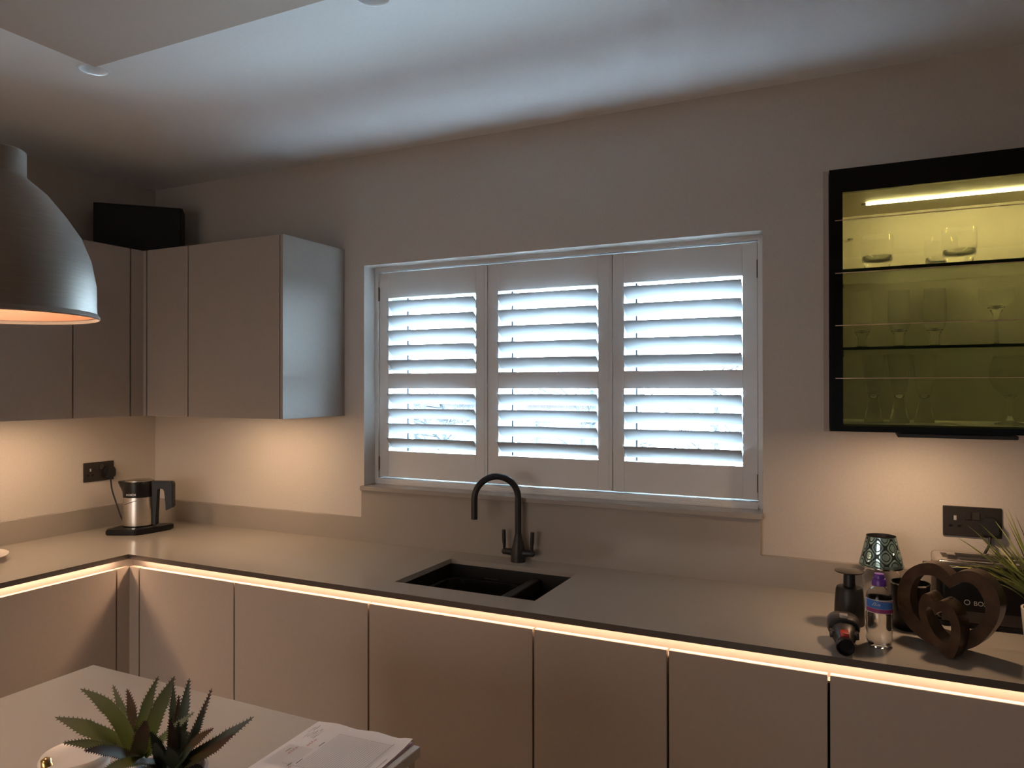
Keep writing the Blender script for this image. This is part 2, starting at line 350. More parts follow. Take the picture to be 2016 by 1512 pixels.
# ------------------------------------------------------------------ window behind the shutters
win = thing('window_1', 'white three-light window behind the shutters', 'window', (0, 0, 0), kind='structure')
WY0, WY1 = 0.20, 0.26
bm = bmesh.new()
for x0, x1 in ((WX0, WX0+0.045), (WX1-0.045, WX1)): bx(bm, x0, x1, WY0, WY1, WZ0, WZ1)
for xm in (1.79, 2.31): bx(bm, xm-0.03, xm+0.03, WY0, WY1, WZ0, WZ1)
bx(bm, WX0, WX1, WY0, WY1, WZ0, WZ0+0.075); bx(bm, WX0, WX1, WY0, WY1, WZ1-0.06, WZ1)
obj('window_frame', bm, 'upvc', win)
lights = [(WX0+0.045, 1.76), (1.82, 2.28), (2.34, WX1-0.045)]
for x0, x1 in lights:
    z0, z1 = WZ0+0.075, WZ1-0.06
    bm = bmesh.new(); s = 0.035
    bx(bm, x0, x0+s, WY0-0.012, WY1-0.01, z0, z1); bx(bm, x1-s, x1, WY0-0.012, WY1-0.01, z0, z1)
    bx(bm, x0+s, x1-s, WY0-0.012, WY1-0.01, z0, z0+s); bx(bm, x0+s, x1-s, WY0-0.012, WY1-0.01, z1-s, z1)
    obj('sash', bm, 'upvc', win)
    bm = bmesh.new(); g = 0.006
    bx(bm, x0+s, x0+s+g, WY0+0.002, WY0+0.02, z0+s, z1-s); bx(bm, x1-s-g, x1-s, WY0+0.002, WY0+0.02, z0+s, z1-s)
    bx(bm, x0+s, x1-s, WY0+0.002, WY0+0.02, z0+s, z0+s+g)
    obj('gasket', bm, 'gasket', win)
    obj('pane', B(x0+s, x1-s, WY0+0.02, WY0+0.024, z0+s, z1-s), 'pane', win)
# sill slab
tag(obj('trim_1', Bv(1.268, 2.857, -0.032, 0.20, 1.122, 1.140, 0.0015, 1), 'upstand'), 'quartz window sill slab under the shutters', 'sill', kind='structure')

# shutter frame + three louvred panels
sf = thing('trim_2', 'white shutter frame lining the window opening', 'shutter frame', (2.06, 0.075, 1.14), kind='structure')
def rel(o, t):
    o.parent = t; o.matrix_parent_inverse = Matrix.Translation(-Vector(t.location)) if not any(t.rotation_euler) else t.matrix_basis.inverted(); return o
def part(name, bm, m, t, smooth=None):
    "part whose mesh is given in world coordinates"
    bmesh.ops.transform(bm, matrix=(Matrix.Translation(t.location) @ Matrix.Rotation(t.rotation_euler.z, 4, 'Z')).inverted(), verts=bm.verts[:])
    return obj(name, bm, m, t, smooth)
FY = 0.075
part('jamb', B(WX0, 1.283, FY, FY+0.045, 1.14, WZ1), 'shutter', sf)
part('jamb', B(2.832, WX1, FY, FY+0.045, 1.14, WZ1), 'shutter', sf)
bm = bmesh.new(); bx(bm, 1.283, 2.832, FY, FY+0.045, 2.041, WZ1); part('head', bm, 'shutter', sf)
bm = bmesh.new(); bx(bm, 1.283, 2.832, FY, FY+0.045, 1.14, 1.162); bx(bm, 1.283, 2.832, FY-0.006, FY, 1.14, 1.152); bx(bm, 1.283, 2.832, FY-0.011, FY-0.006, 1.14, 1.146)
part('bottom_bead', bm, 'shutter', sf)
PY0, PY1 = 0.083, 0.110
PZ0, PZ1 = 1.1680, 2.0350
PAN = [(1.2855, 1.8045, 1.332, 1.752), (1.8075, 2.3205, 1.854, 2.266), (2.3235, 2.8295, 2.366, 2.781)]
PLAB = ['white louvred shutter panel beside the wall cabinets, hinged on the frame', 'white louvred middle shutter panel behind the tap', 'white louvred shutter panel beside the glazed display cabinet']
def louver_bm(x0, x1, zc, tilt=math.radians(43)):
    w, th, n = 0.063, 0.0100, 14
    prof = []
    for k in range(n):
        a = 2*PI*k/n; u = math.cos(a)*w/2; v = math.sin(a)*th/2*(1-0.25*abs(math.cos(a)))
        # u: depth direction (+ outside), outer edge low, room edge high
        prof.append((u*math.cos(tilt)+v*math.sin(tilt), -u*math.sin(tilt)+v*math.cos(tilt)))
    bm = bmesh.new(); yc = (PY0+PY1)/2-0.007
    a = [bm.verts.new((x0, yc+p, zc+q)) for p, q in prof]; b = [bm.verts.new((x1, yc+p, zc+q)) for p, q in prof]
    for k in range(n): bm.faces.new((a[k], a[(k+1) % n], b[(k+1) % n], b[k]))
    bm.faces.new(a[::-1]); bm.faces.new(b); return bm
for i, (x0, x1, o0, o1) in enumerate(PAN):
    t = thing('window_shutter', PLAB[i], 'shutter', ((x0+x1)/2, PY0, PZ0), group='louvred window shutters')
    part('stile', Bv(x0, o0, PY0, PY1, PZ0, PZ1, 0.0012, 1), 'shutter', t); 
    bm = Bv(o1, x1, PY0, PY1, PZ0, PZ1, 0.0012, 1)
    if i < 2: bx(bm, x1-0.018, x1-0.012, PY0-0.0018, PY0+0.001, PZ0, PZ1)
    part('stile', bm, 'shutter', t)
    part('top_rail', Bv(o0, o1, PY0, PY1, 1.926, PZ1, 0.001, 1), 'shutter', t)
    part('middle_rail', Bv(o0, o1, PY0, PY1, 1.543, 1.607, 0.001, 1), 'shutter', t)
    part('bottom_rail', Bv(o0, o1, PY0, PY1, PZ0, 1.279, 0.001, 1), 'shutter', t)
    for zc in [1.3135+0.0622*k for k in range(4)]+[1.642+0.0622*k for k in range(5)]:
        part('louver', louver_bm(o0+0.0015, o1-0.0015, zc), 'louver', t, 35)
    if i != 1:
        hx = x0-0.0015 if i == 0 else x1+0.0015
        for hz in (1.225, 1.945):
            bm = bmesh.new(); tube([(hx, PY0-0.004, hz-0.03), (hx, PY0-0.004, hz+0.03)], 0.0035, 8, bm); bx(bm, hx-0.003, hx+0.003, PY0-0.003, PY0+0.012, hz-0.026, hz+0.026)
            part('hinge', bm, 'bronze_hinge', t)

# ------------------------------------------------------------------ worktop, upstands, splashback
SX0, SX1, SY0, SY1 = 1.762, 2.265, -0.490, -0.126
WF, WL, WT = -0.600, 0.6115, 0.91
bm = bmesh.new()
for x0, x1, y0, y1 in cells((0, WL, SX0, SX1, 4.1), (-2.9, WF, SY0, SY1, 0), lambda x, y: (x > WL and y < WF) or (SX0 < x < SX1 and SY0 < y < SY1)):
    bx(bm, x0, x1, y0, y1, 0.892, WT)
bmesh.ops.remove_doubles(bm, verts=bm.verts[:], dist=1e-5)
bm.verts.index_update(); seen = {}
for f in bm.faces[:]:
    seen.setdefault(tuple(sorted(v.index for v in f.verts)), []).append(f)
for fs in seen.values():
    if len(fs) > 1: bmesh.ops.delete(bm, geom=fs, context='FACES_ONLY')
bm.normal_update()
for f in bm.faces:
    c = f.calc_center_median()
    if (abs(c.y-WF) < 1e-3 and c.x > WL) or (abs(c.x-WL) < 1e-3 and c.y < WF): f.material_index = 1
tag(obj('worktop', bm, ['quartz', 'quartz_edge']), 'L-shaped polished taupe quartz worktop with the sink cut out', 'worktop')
tag(obj('upstand', B(0.02, 1.268, -0.02, -0.0005, WT, 1.006), 'upstand'), 'low quartz upstand on the window wall beside the kettle', 'upstand', 'quartz upstands')
tag(obj('upstand', B(0.0005, 0.02, -2.9, -0.0005, WT, 1.006), 'upstand'), 'low quartz upstand under the socket behind the kettle', 'upstand', 'quartz upstands')
tag(obj('upstand', B(2.850, 4.1, -0.02, -0.0005, WT, 1.006), 'upstand'), 'low quartz upstand behind the toaster', 'upstand', 'quartz upstands')
tag(obj('splashback', B(1.268, 2.850, -0.02, -0.0005, WT, 1.122), 'upstand'), 'tall quartz splashback panel between tap and window sill', 'splashback')

# ------------------------------------------------------------------ base cabinets with lit handle channel
DF, DL, ZD0, ZD1 = -0.580, 0.590, 0.15, 0.857
g = 0.003
ex = [(0.646, 1.140), (1.140, 1.723), (1.723, 2.300), (2.300, 2.687), (2.687, 3.076), (3.076, 3.66), (3.66, 4.1)]
blab = ['base cabinet next to the inside corner of the base units', 'base cabinet between the corner cabinet and the sink cabinet', 'base cabinet under the sink', 'narrow base cabinet to the right of the sink cabinet',
        'narrow base cabinet below the soap dispenser', 'base cabinet below the heart ornament and toaster', 'end base cabinet below the grass plant']
for i, (x0, x1) in enumerate(ex):
    t = thing('base_cabinet', 'matt cashmere handleless '+blab[i], 'cabinet', ((x0+x1)/2, DF, 0), group='base cabinets under the window')
    if i == 2:
        bm = bmesh.new(); bx(bm, x0+0.001, x0+0.018, DF+0.02, -0.01, 0.15, 0.69); bx(bm, x1-0.018, x1-0.001, DF+0.02, -0.01, 0.15, 0.69); bx(bm, x0+0.018, x1-0.018, DF+0.02, -0.01, 0.15, 0.168)
    else: bm = B(x0+0.001, x1-0.001, DF+0.02, -0.01, 0.15, 0.83)
    part('body', bm, 'dark_gap', t)
    part('door', Bv(x0+g, x1-g, DF, DF+0.019, ZD0, ZD1, 0.001, 1), 'door', t)
    part('plinth', B(x0, x1, DF+0.05, DF+0.065, 0, 0.148), 'door', t)
ey = [(-0.633, -1.23), (-1.23, -1.83), (-1.83, -2.43), (-2.43, -2.9)]
for i, (y0, y1) in enumerate(ey):
    t = thing('base_cabinet', 'matt cashmere handleless base cabinet '+['below the kettle on the short run', 'second along the kettle wall', 'third along the kettle wall', 'end one along the kettle wall'][i], 'cabinet', (DL, (y0+y1)/2, 0), group='base cabinets on the kettle wall')
    part('body', B(0.01, DL-0.02, y1+0.001, y0-0.001, 0.15, 0.83), 'dark_gap', t)
    part('door', Bv(DL-0.019, DL, y1+g, y0-g, ZD0, ZD1, 0.001, 1), 'door', t)
    part('plinth', B(DL-0.065, DL-0.05, y1, y0, 0, 0.148), 'door', t)
t = thing('corner_post', 'cashmere corner post joining the two runs of base units', 'post', (0.61, -0.6, 0))
part('post_face', B(DL-0.019, DL, -0.633+g, DF+0.0, ZD0, ZD1), 'door', t); part('post_face', B(DL, 0.646-g, DF, DF+0.019, ZD0, ZD1), 'door', t)
# channel: back face + floor, LED tape under the worktop facing down
def channel(name, label, back, shelf, led, loc, m='led'):
    t = thing(name, label, 'light channel', loc)
    part('channel_back', back, 'channel', t); part('channel_floor', shelf, 'channel', t)
    part('led_strip', led, m, t); return t
channel('handle_channel', 'lit recessed handle channel under the worktop edge of the window run',
        B(DL-0.05, 4.1, -0.530, -0.525, 0.831, 0.892), B(DL-0.03, 4.1, -0.5595, -0.5305, 0.831, 0.836), B(0.615, 4.1, -0.558, -0.550, 0.8885, 0.8915), (2.3, -0.55, 0.831))
channel('handle_channel', 'lit recessed handle channel under the worktop edge of the kettle run',
        B(0.535, 0.540, -2.9, -0.5305, 0.831, 0.892), B(0.5405, 0.5695, -2.9, -0.561, 0.831, 0.836), B(0.560, 0.568, -2.9, -0.615, 0.8885, 0.8915), (0.55, -1.7, 0.831))

# ------------------------------------------------------------------ wall cabinets
UZ0, UZ1, UF, UL = 1.432, 2.130, -0.366, 0.388
def wall_cab(label, x0, x1, y0, y1, face, group):
    t = thing('wall_cabinet', label, 'cabinet', ((x0+x1)/2, (y0+y1)/2, UZ0), group=group)
    if face == 'y':
        part('body', B(x0+0.001, x1-0.001, UF+0.02, -0.001, UZ0, UZ1-0.002), 'dark_gap', t)
        part('door', Bv(x0+g, x1-g, UF, UF+0.0185, UZ0-0.004, UZ1, 0.001, 1), 'door', t)
    else:
        part('body', B(0.001, UL-0.02, y0+0.001, y1-0.001, UZ0, UZ1-0.002), 'dark_gap', t)
        part('door', Bv(UL-0.0185, UL, y0+g, y1-g, UZ0-0.004, UZ1, 0.001, 1), 'door', t)
    return t
wg = 'cashmere wall cabinets in the corner'
wall_cab('narrow cashmere wall cabinet on the window wall next to the corner', 0.410, 0.657, UF, 0, 'y', wg)
t = wall_cab('wide cashmere wall cabinet on the window wall with a daylit end panel', 0.657, 1.1505, UF, 0, 'y', wg)
part('end_panel', B(1.1515, 1.165, UF, -0.0005, UZ0-0.004, UZ1+0.002), 'door', t)
wall_cab('narrow cashmere wall cabinet on the kettle wall next to the corner', 0, 0, -0.672, -0.425, 'x', wg)
wall_cab('cashmere wall cabinet behind the pendant lamp on the kettle wall', 0, 0, -1.17, -0.672, 'x', wg)
wall_cab('cashmere wall cabinet further along the kettle wall', 0, 0, -1.67, -1.17, 'x', wg)
t = thing('corner_post', 'cashmere corner post joining the two runs of wall units', 'post', (0.39, -0.37, UZ0))
part('post_face', B(UL-0.0185, UL, -0.425+g, UF, UZ0-0.004, UZ1), 'door', t); part('post_face', B(UL, 0.410-g, UF, UF+0.0185, UZ0-0.004, UZ1), 'door', t)
part('corner_base', B(0.001, UL-0.02, -0.424, -0.001, UZ0, UZ1-0.004), 'door', t)
# lights under the wall cabinets
def bar(label, x0, x1, y0, y1):
    t = thing('cabinet_light', label, 'light', ((x0+x1)/2, (y0+y1)/2, UZ0), group='lights under the wall cabinets'); hx, hy = (x1-x0)/2, (y1-y0)/2
    obj('housing', Bv(-hx-0.006, hx+0.006, -hy-0.006, hy+0.006, -0.007, -0.0003, 0.0015, 1), 'steel', t)
    obj('lens', B(-hx, hx, -hy, hy, -0.0085, -0.0072), 'bar', t)
bar('slim light bar under the wide wall cabinet beside the window', 0.64, 1.08, -0.275, -0.245)
bar('slim light bar under the wall cabinet behind the pendant lamp', 0.245, 0.275, -1.10, -0.52)
bar('slim light bar under the wall cabinet further along the kettle wall', 0.245, 0.275, -1.60, -1.24)

# black speaker on top of the corner cabinets
n45 = Vector((1, -1, 0)).normalized()
t = thing('speaker', 'black box speaker standing on top of the corner wall cabinets', 'speaker', (0.19, -0.23, UZ1), rz=PI/4)
obj('cabinet_box', Bv(-0.18, 0.18, -0.045, 0.075, 0, 0.236, 0.003, 2), 'speaker', t)
obj('grille', Bv(-0.172, 0.172, -0.051, -0.0455, 0.008, 0.228, 0.002, 1), 'speaker', t)

# ------------------------------------------------------------------ glazed display cabinet
GX0, GX1 = 3.056, 3.68
t = thing('display_cabinet', 'lit display cabinet with a black framed smoked glass door', 'cabinet', ((GX0+GX1)/2, -0.18, UZ0))
part('end_panel', B(GX0, 3.0695, UF, -0.0005, UZ0-0.003, UZ1-0.006), 'door', t)
CZ1 = 2.126
bm = bmesh.new(); bx(bm, 3.0705, 3.086, UF+0.022, -0.0005, 1.434, CZ1); bx(bm, GX1-0.016, GX1, UF+0.022, -0.0005, 1.434, CZ1); bx(bm, 3.086, GX1-0.016, UF+0.022, -0.0005, 1.434, 1.449)
bx(bm, 3.086, GX1-0.016, UF+0.022, -0.0005, CZ1-0.054, CZ1); bx(bm, 3.086, GX1-0.016, -0.010, -0.0005, 1.449, CZ1-0.054)
part('body', bm, 'display', t)
dx0, dx1, dz0, dz1, gx0, gz0, gz1 = 3.0712, GX1, 1.430, 2.126, 3.1035, 1.4445, 2.0635
bm = bmesh.new()
for x0, x1, z0, z1 in cells((dx0, gx0, dx1-0.033, dx1), (dz0, gz0, gz1, dz1), lambda x, z: gx0 < x < dx1-0.033 and gz0 < z < gz1): bx(bm, x0, x1, UF, UF+0.02, z0, z1)
dr = part('door', bm, 'black_glass', t)
for name, bm, m in (('door_pane', B(gx0, dx1-0.033, UF+0.001, UF+0.005, gz0, gz1), 'door_glass'),):
    o = part(name, bm, m, t)
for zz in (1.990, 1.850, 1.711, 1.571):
    part('reflection_line', B(3.085, dx1-0.012, UF-0.0006, UF+0.0002, zz-0.0014, zz+0.0006), 'reflection_tan', t)  # thin tan strips on the door stand in for reflected lines
for zz in (1.865, 1.652):
    s = part('shelf', B(3.0875, GX1-0.0175, -0.298, -0.012, zz-0.004, zz+0.004), 'shelf_glass', t)
    part('shelf_edge', B(3.0875, GX1-0.0175, -0.300, -0.2982, zz-0.004, zz+0.004), 'shelf_edge', t)
    part('shelf_clip', B(3.0865, 3.097, -0.05, -0.03, zz-0.014, zz-0.0045), 'gasket', t)
part('led_bar', B(3.160, GX1-0.03, -0.177, -0.169, CZ1-0.0595, CZ1-0.0545), 'ledbar', t)
part('led_bar_cap', B(3.147, 3.1595, -0.178, -0.168, CZ1-0.060, CZ1-0.0545), 'grey_lt', t)
part('screw_cap', lathe([(0, 0.004), (0.006, 0.003), (0.007, 0), (0, 0)], 16, c=(3.115, -0.02, 2.0)), 'grey_lt', t)
t2 = thing('cabinet_light', 'flat light bar under the display cabinet', 'light', (3.36, -0.24, 1.4285), group='lights under the wall cabinets')
obj('housing', Bv(-0.13, 0.13, -0.13, 0.10, -0.010, 0.0, 0.002, 1), 'matte_black', t2)
obj('lens', lathe([(0, -0.0108), (0.028, -0.0108)], 32, c=(-0.09, -0.04, 0)), 'puck', t2)
tag(obj('cable_cap', lathe([(0.022, 0), (0.022, 0.004), (0.017, 0.011), (0, 0.014)], 24, c=(3.42, -0.30, CZ1+0.0005)), 'grey_lt', smooth=40), 'small grey domed cap lying on top of the display cabinet', 'cap')

# glassware: thin see-through bowl + solid glass foot
def vessel(name, label, bowl, foot, loc, grp=None, n=36, names=('bowl', 'foot')):
    t = thing(name, label, 'glass', loc, group=grp)
    k = max(range(len(bowl)), key=lambda i: bowl[i][1]); bowl = bowl[:k+1]
    obj(names[0], lathe(bowl, n), 'thin_glass', t, 50); obj(names[1], lathe(foot, n), 'glass', t, 50)
tl = ['short clear tumbler with a thick base at the end of the top glass shelf', 'short clear tumbler with a thick base in the middle of the top glass shelf', 'short clear tumbler standing behind another one on the top glass shelf']
for (x, y), l in zip(((3.187, -0.20), (3.383, -0.215), (3.350, -0.10)), tl):
    vessel('tumbler', l, [(0.0395, 0.0345), (0.041, 0.060), (0.041, 0.099), (0.0402, 0.100), (0.0394, 0.099), (0.0394, 0.060), (0.0375, 0.044)],
           [(0, 0), (0.029, 0), (0.032, 0.003), (0.033, 0.020), (0.0385, 0.030), (0.0395, 0.034), (0.037, 0.044), (0.031, 0.034), (0.024, 0.030), (0, 0.0265)], (x, y, 1.8695), 'tumblers on the top glass shelf', names=('glass_wall', 'thick_base'))
gl = ['tall stemmed beer glass nearest the cabinet side on the middle shelf', 'tall stemmed beer glass between two others on the middle shelf', 'tall stemmed beer glass next to the coupe on the middle shelf']
for (x, y), l in zip(((3.148, -0.20), (3.241, -0.20), (3.327, -0.20)), gl):
    vessel('beer_glass', l, [(0.0205, 0.0465), (0.0275, 0.065), (0.0288, 0.10), (0.0262, 0.157), (0.0254, 0.158), (0.0248, 0.157), (0.0272, 0.10), (0.0258, 0.067), (0.018, 0.051)],
           [(0, 0), (0.026, 0), (0.026, 0.002), (0.013, 0.006), (0.0105, 0.016), (0.012, 0.034), (0.020, 0.046), (0.017, 0.050), (0, 0.044)], (x, y, 1.6565), 'beer glasses on the middle glass shelf')
vessel('coupe_glass', 'wide cocktail coupe on a thin stem on the middle shelf', [(0.0205, 0.1003), (0.038, 0.113), (0.042, 0.128), (0.040, 0.150), (0.0393, 0.1505), (0.0385, 0.150), (0.0402, 0.128), (0.036, 0.115), (0.018, 0.104)],
       [(0, 0), (0.033, 0), (0.033, 0.002), (0.006, 0.006), (0.0035, 0.012), (0.0035, 0.068), (0.010, 0.085), (0.020, 0.100), (0.017, 0.104), (0, 0.096)], (3.468, -0.2, 1.6565))
fl = ['champagne flute with a solid flared foot nearest the cabinet side', 'champagne flute with a solid flared foot between two others', 'champagne flute with a solid flared foot next to the empty space']
for (x, y), l in zip(((3.177, -0.20), (3.240, -0.23), (3.302, -0.19)), fl):
    vessel('champagne_flute', l, [(0.0137, 0.0755), (0.021, 0.11), (0.030, 0.187), (0.0293, 0.188), (0.0286, 0.187), (0.0195, 0.11), (0.012, 0.078)],
           [(0, 0), (0.024, 0), (0.025, 0.003), (0.019, 0.035), (0.0125, 0.060), (0.0135, 0.075), (0.0118, 0.0765), (0.008, 0.068), (0, 0.064)], (x, y, 1.4495), 'flutes on the cabinet floor')
vessel('balloon_glass', 'round balloon wine glass on the floor of the display cabinet', [(0.0155, 0.0753), (0.038, 0.098), (0.046, 0.122), (0.044, 0.15), (0.036, 0.178), (0.0353, 0.1785), (0.0345, 0.178), (0.0428, 0.15), (0.0448, 0.122), (0.036, 0.100), (0.013, 0.079)],
       [(0, 0), (0.036, 0), (0.036, 0.002), (0.010, 0.008), (0.0055, 0.02), (0.0055, 0.062), (0.015, 0.075), (0.012, 0.0785), (0, 0.074)], (3.497, -0.2, 1.4495))

# ------------------------------------------------------------------ sink, bowl, tap
t = thing('sink', 'black composite undermount sink set in the worktop', 'sink', ((SX0+SX1)/2, (SY0+SY1)/2, 0.70))
x0, x1, y0, y1 = SX0-0.006, SX1+0.006, SY0-0.006, SY1+0.006
bm = bmesh.new(); bx(bm, x0-0.012, x0, y0-0.012, y1+0.012, 0.70, 0.8915); bx(bm, x1, x1+0.012, y0-0.012, y1+0.012, 0.70, 0.8915)
bx(bm, x0, x1, y0-0.012, y0, 0.70, 0.8915); bx(bm, x0, x1, y1, y1+0.012, 0.70, 0.8915); bx(bm, x0, x1, y0, y1, 0.70, 0.712)
part('basin', bm, 'sink', t)
part('divider', Bv(2.090, 2.125, y0, y1, 0.712, 0.875, 0.008, 3), 'sink', t, 40)
for k in (0, 1): part('overflow_slot', Bv(1.90, 1.955, y1-0.003, y1+0.001, 0.846-k*0.012, 0.851-k*0.012, 0.001, 1), 'grey_pl', t)
part('drain', lathe([(0, 0.004), (0.03, 0.004), (0.042, 0.001), (0.042, 0)], 32, c=(2.19, -0.31, 0.712)), 'steel', t, 40)
def rrect(cx, cy, hx, hy, r, n=8):
    out = []
    for sx, sy, a0 in ((1, 1, 0), (-1, 1, PI/2), (-1, -1, PI), (1, -1, 3*PI/2)):
        for k in range(n+1):
            a = a0+PI/2*k/n; out.append((cx+sx*(hx-r)+r*math.cos(a), cy+sy*(hy-r)+r*math.sin(a)))
    return out
bm = bmesh.new(); lv = []
for hx, hy, r, z in ((0.125, 0.135, 0.05, 0.7125), (0.145, 0.155, 0.06, 0.845), (0.153, 0.163, 0.065, 0.850), (0.153, 0.163, 0.065, 0.844), (0.150, 0.160, 0.063, 0.844), (0.141, 0.151, 0.058, 0.848), (0.121, 0.131, 0.048, 0.717)):
    lv.append([bm.verts.new((x, y, z)) for x, y in rrect(1.925, -0.305, hx, hy, r)])
for a, b in zip(lv, lv[1:]):
    for i in range(len(a)): bm.faces.new((a[i], a[(i+1) % len(a)], b[(i+1) % len(a)], b[i]))
bm.faces.new(lv[0]); bm.faces.new(lv[-1])
tag(obj('washing_up_bowl', bm, 'black', smooth=40), 'black rounded washing up bowl standing in the sink', 'bowl')

t = thing('tap', 'matt black swan neck mixer tap with two levers', 'tap', (2.008, -0.062, WT))
def T(p): return (p[0], p[1], p[2])
obj('base', lathe([(0, 0), (0.027, 0), (0.027, 0.004), (0.0265, 0.012), (0.0265, 0.03), (0.024, 0.05), (0.0185, 0.072), (0.0135, 0.094), (0.0125, 0.10), (0, 0.10)], 32), 'matte_black', t, 50)
dv = Vector((-0.80, -0.60, 0)); R_ = 0.081; zc = 0.232
pts = [Vector((0, 0, 0.095)), Vector((0, 0, 0.15)), Vector((0, 0, 0.20))]+[Vector((0, 0, zc))+dv*(R_-R_*math.cos(a))+Vector((0, 0, R_*math.sin(a))) for a in [PI*k/24 for k in range(25)]]+[dv*2*R_+Vector((0, 0, zc-0.03)), dv*2*R_+Vector((0, 0, zc-0.072))]
obj('spout', tube(pts, 0.0118, 16), 'matte_black', t, 50)
for s in (-1, 1):
    a = obj('arm', tube([(s*0.018, 0, 0.032), (s*0.045, 0, 0.033), (s*0.060, 0, 0.033), (s*0.066, 0, 0.033)], [0.014, 0.0115, 0.0115, 0.006], 16), 'matte_black', t, 50)
    obj('lever', tube([(s*0.056, -0.002, 0.04), (s*0.056, -0.002, 0.06), (s*0.057, -0.002, 0.075), (s*0.058, -0.002, 0.112)], [0.0045, 0.006, 0.0072, 0.0068], 12), 'matte_black', a, 50)

# ------------------------------------------------------------------ kettle, socket, cord
def socket(label, loc, rz, plug_side):
    t = thing('wall_socket', label, 'socket', loc, rz, group='double sockets')
    pl = obj('face_plate', Bv(-0.073, 0.073, -0.006, -0.0003, -0.0435, 0.0435, 0.002, 2), 'socket', t)
    for x in (-0.011, 0.011):
        obj('rocker_switch', Bv(x-0.0085, x+0.0085, -0.0095, -0.0055, 0.006, 0.029, 0.001, 1), 'grey_pl' if x > 0 else 'socket', t)
    for cx in (-0.042, 0.042):
        if (cx > 0) == (plug_side > 0): continue
        obj('earth_slot', B(cx-0.0035, cx+0.0035, -0.0064, -0.0058, 0.003, 0.016), 'silver_print', t)
        for x in (-0.011, 0.011): obj('pin_slot', B(cx+x-0.005, cx+x+0.005, -0.0064, -0.0058, -0.017, -0.010), 'black', t)
    return t
def plug_bm():
    bm = prism([(-0.024, -0.022), (-0.016, -0.026), (0.016, -0.026), (0.024, -0.022), (0.024, 0.008), (0.014, 0.024), (-0.014, 0.024), (-0.024, 0.008)], 0, 0.026)
    bmesh.ops.bevel(bm, geom=bm.edges[:], offset=0.003, segments=2, affect='EDGES')
    bmesh.ops.rotate(bm, verts=bm.verts[:], matrix=Matrix.Rotation(PI/2, 3, 'X')); return bm   # local y(2d)->z, depth -> -y
socket('black double socket on the kettle wall', (0, -0.297, 1.1665), PI/2, 1)
socket('black double socket above the toaster', (3.4325, 0, 1.157), 0, 1)

kc = Vector((0.245, -0.275, WT)); kyaw = math.atan2(0.435, 0.90)+math.radians(3)
t = thing('kettle', 'black and brushed steel electric kettle on its black base', 'kettle', kc, kyaw)
poly = [(-0.100, -0.095), (0.030, -0.105), (0.062, -0.075), (0.128, 0.025), (0.128, 0.06), (0.03, 0.085), (-0.055, 0.085), (-0.09, 0.02), (-0.104, -0.06)]
bm = prism(poly, 0, 0.024); bmesh.ops.bevel(bm, geom=bm.edges[:], offset=0.004, segments=2, affect='EDGES'); obj('power_base', bm, 'black', t, 40)
obj('base_ring', lathe([(0, 0.0245), (0.064, 0.0245), (0.066, 0.027), (0.066, 0.033), (0, 0.033)], 40), 'black', t, 50)
obj('ring_line', lathe([(0.0665, 0.0245), (0.0675, 0.0245), (0.0675, 0.0265), (0.0665, 0.0265)], 40, closed=True), 'chrome', t, 50)
obj('steel_body', lathe([(0, 0.033), (0.0655, 0.033), (0.0665, 0.05), (0.0655, 0.10), (0.0635, 0.156), (0, 0.156)], 48), 'steel', t, 50)
# collar with a pointed spout on the left
bm = bmesh.new(); rings = []; n = 48
for z, ext, rr in ((0.156, 0.0, 0.0645), (0.175, 0.002, 0.0640), (0.198, 0.016, 0.0635), (0.218, 0.027, 0.0625), (0.224, 0.028, 0.0605)):
    ring = []
    for i in range(n):
        a = 2*PI*i/n; d = math.cos(a-PI); e = max(0, d)**10*ext
        ring.append(bm.verts.new(((rr+e)*math.cos(a), (rr+e)*math.sin(a), z)))
    rings.append(ring)
for a, b in zip(rings, rings[1:]):
    for i in range(n): bm.faces.new((a[i], a[(i+1) % n], b[(i+1) % n], b[i]))
bm.faces.new(rings[0][::-1]); bm.faces.new(rings[-1]); obj('collar', bm, 'black', t, 45)
obj('lid', lathe([(0.056, 0.2245), (0.056, 0.228), (0.05, 0.2305), (0.02, 0.2315), (0, 0.2315)], 40), 'steel', t, 50)
# handle
hp = [(0.045, 0.224), (0.145, 0.222), (0.152, 0.214), (0.152, 0.108), (0.146, 0.104), (0.120, 0.092), (0.118, 0.178), (0.112, 0.190), (0.10, 0.193), (0.082, 0.190), (0.080, 0.030), (0.045, 0.030)]
bm = bmesh.new(); a = [bm.verts.new((x, -0.016, z)) for x, z in hp]; b = [bm.verts.new((x, 0.016, z)) for x, z in hp]
bm.faces.new(a); bm.faces.new(b[::-1])
for i in range(len(hp)): bm.faces.new((a[i], b[i], b[(i+1) % len(hp)], a[(i+1) % len(hp)]))
bmesh.ops.bevel(bm, geom=[e for e in bm.edges], offset=0.003, segments=2, affect='EDGES'); obj('handle', bm, 'black', t, 40)
obj('water_gauge', B(0.0735, 0.0785, -0.0168, -0.0158, 0.065, 0.175), 'grey_pl', t)
mw = Matrix.Translation((-0.027, -0.0640, 0.166)) @ Matrix.Rotation(PI/2, 4, 'X')
text_mesh('logo', 'BOSCH', 0.0125, 'silver_print', t, mw)
obj('logo_ring', lathe([(0.0036, 0), (0.0044, 0), (0.0044, 0.0006), (0.0036, 0.0006)], 20, closed=True), 'silver_print', t)
t.children[-1].rotation_euler = (PI/2, 0, 0); t.children[-1].location = (-0.034, -0.0555, 0.170)
inv = (Matrix.Translation(kc) @ Matrix.Rotation(kyaw, 4, 'Z')).inverted()
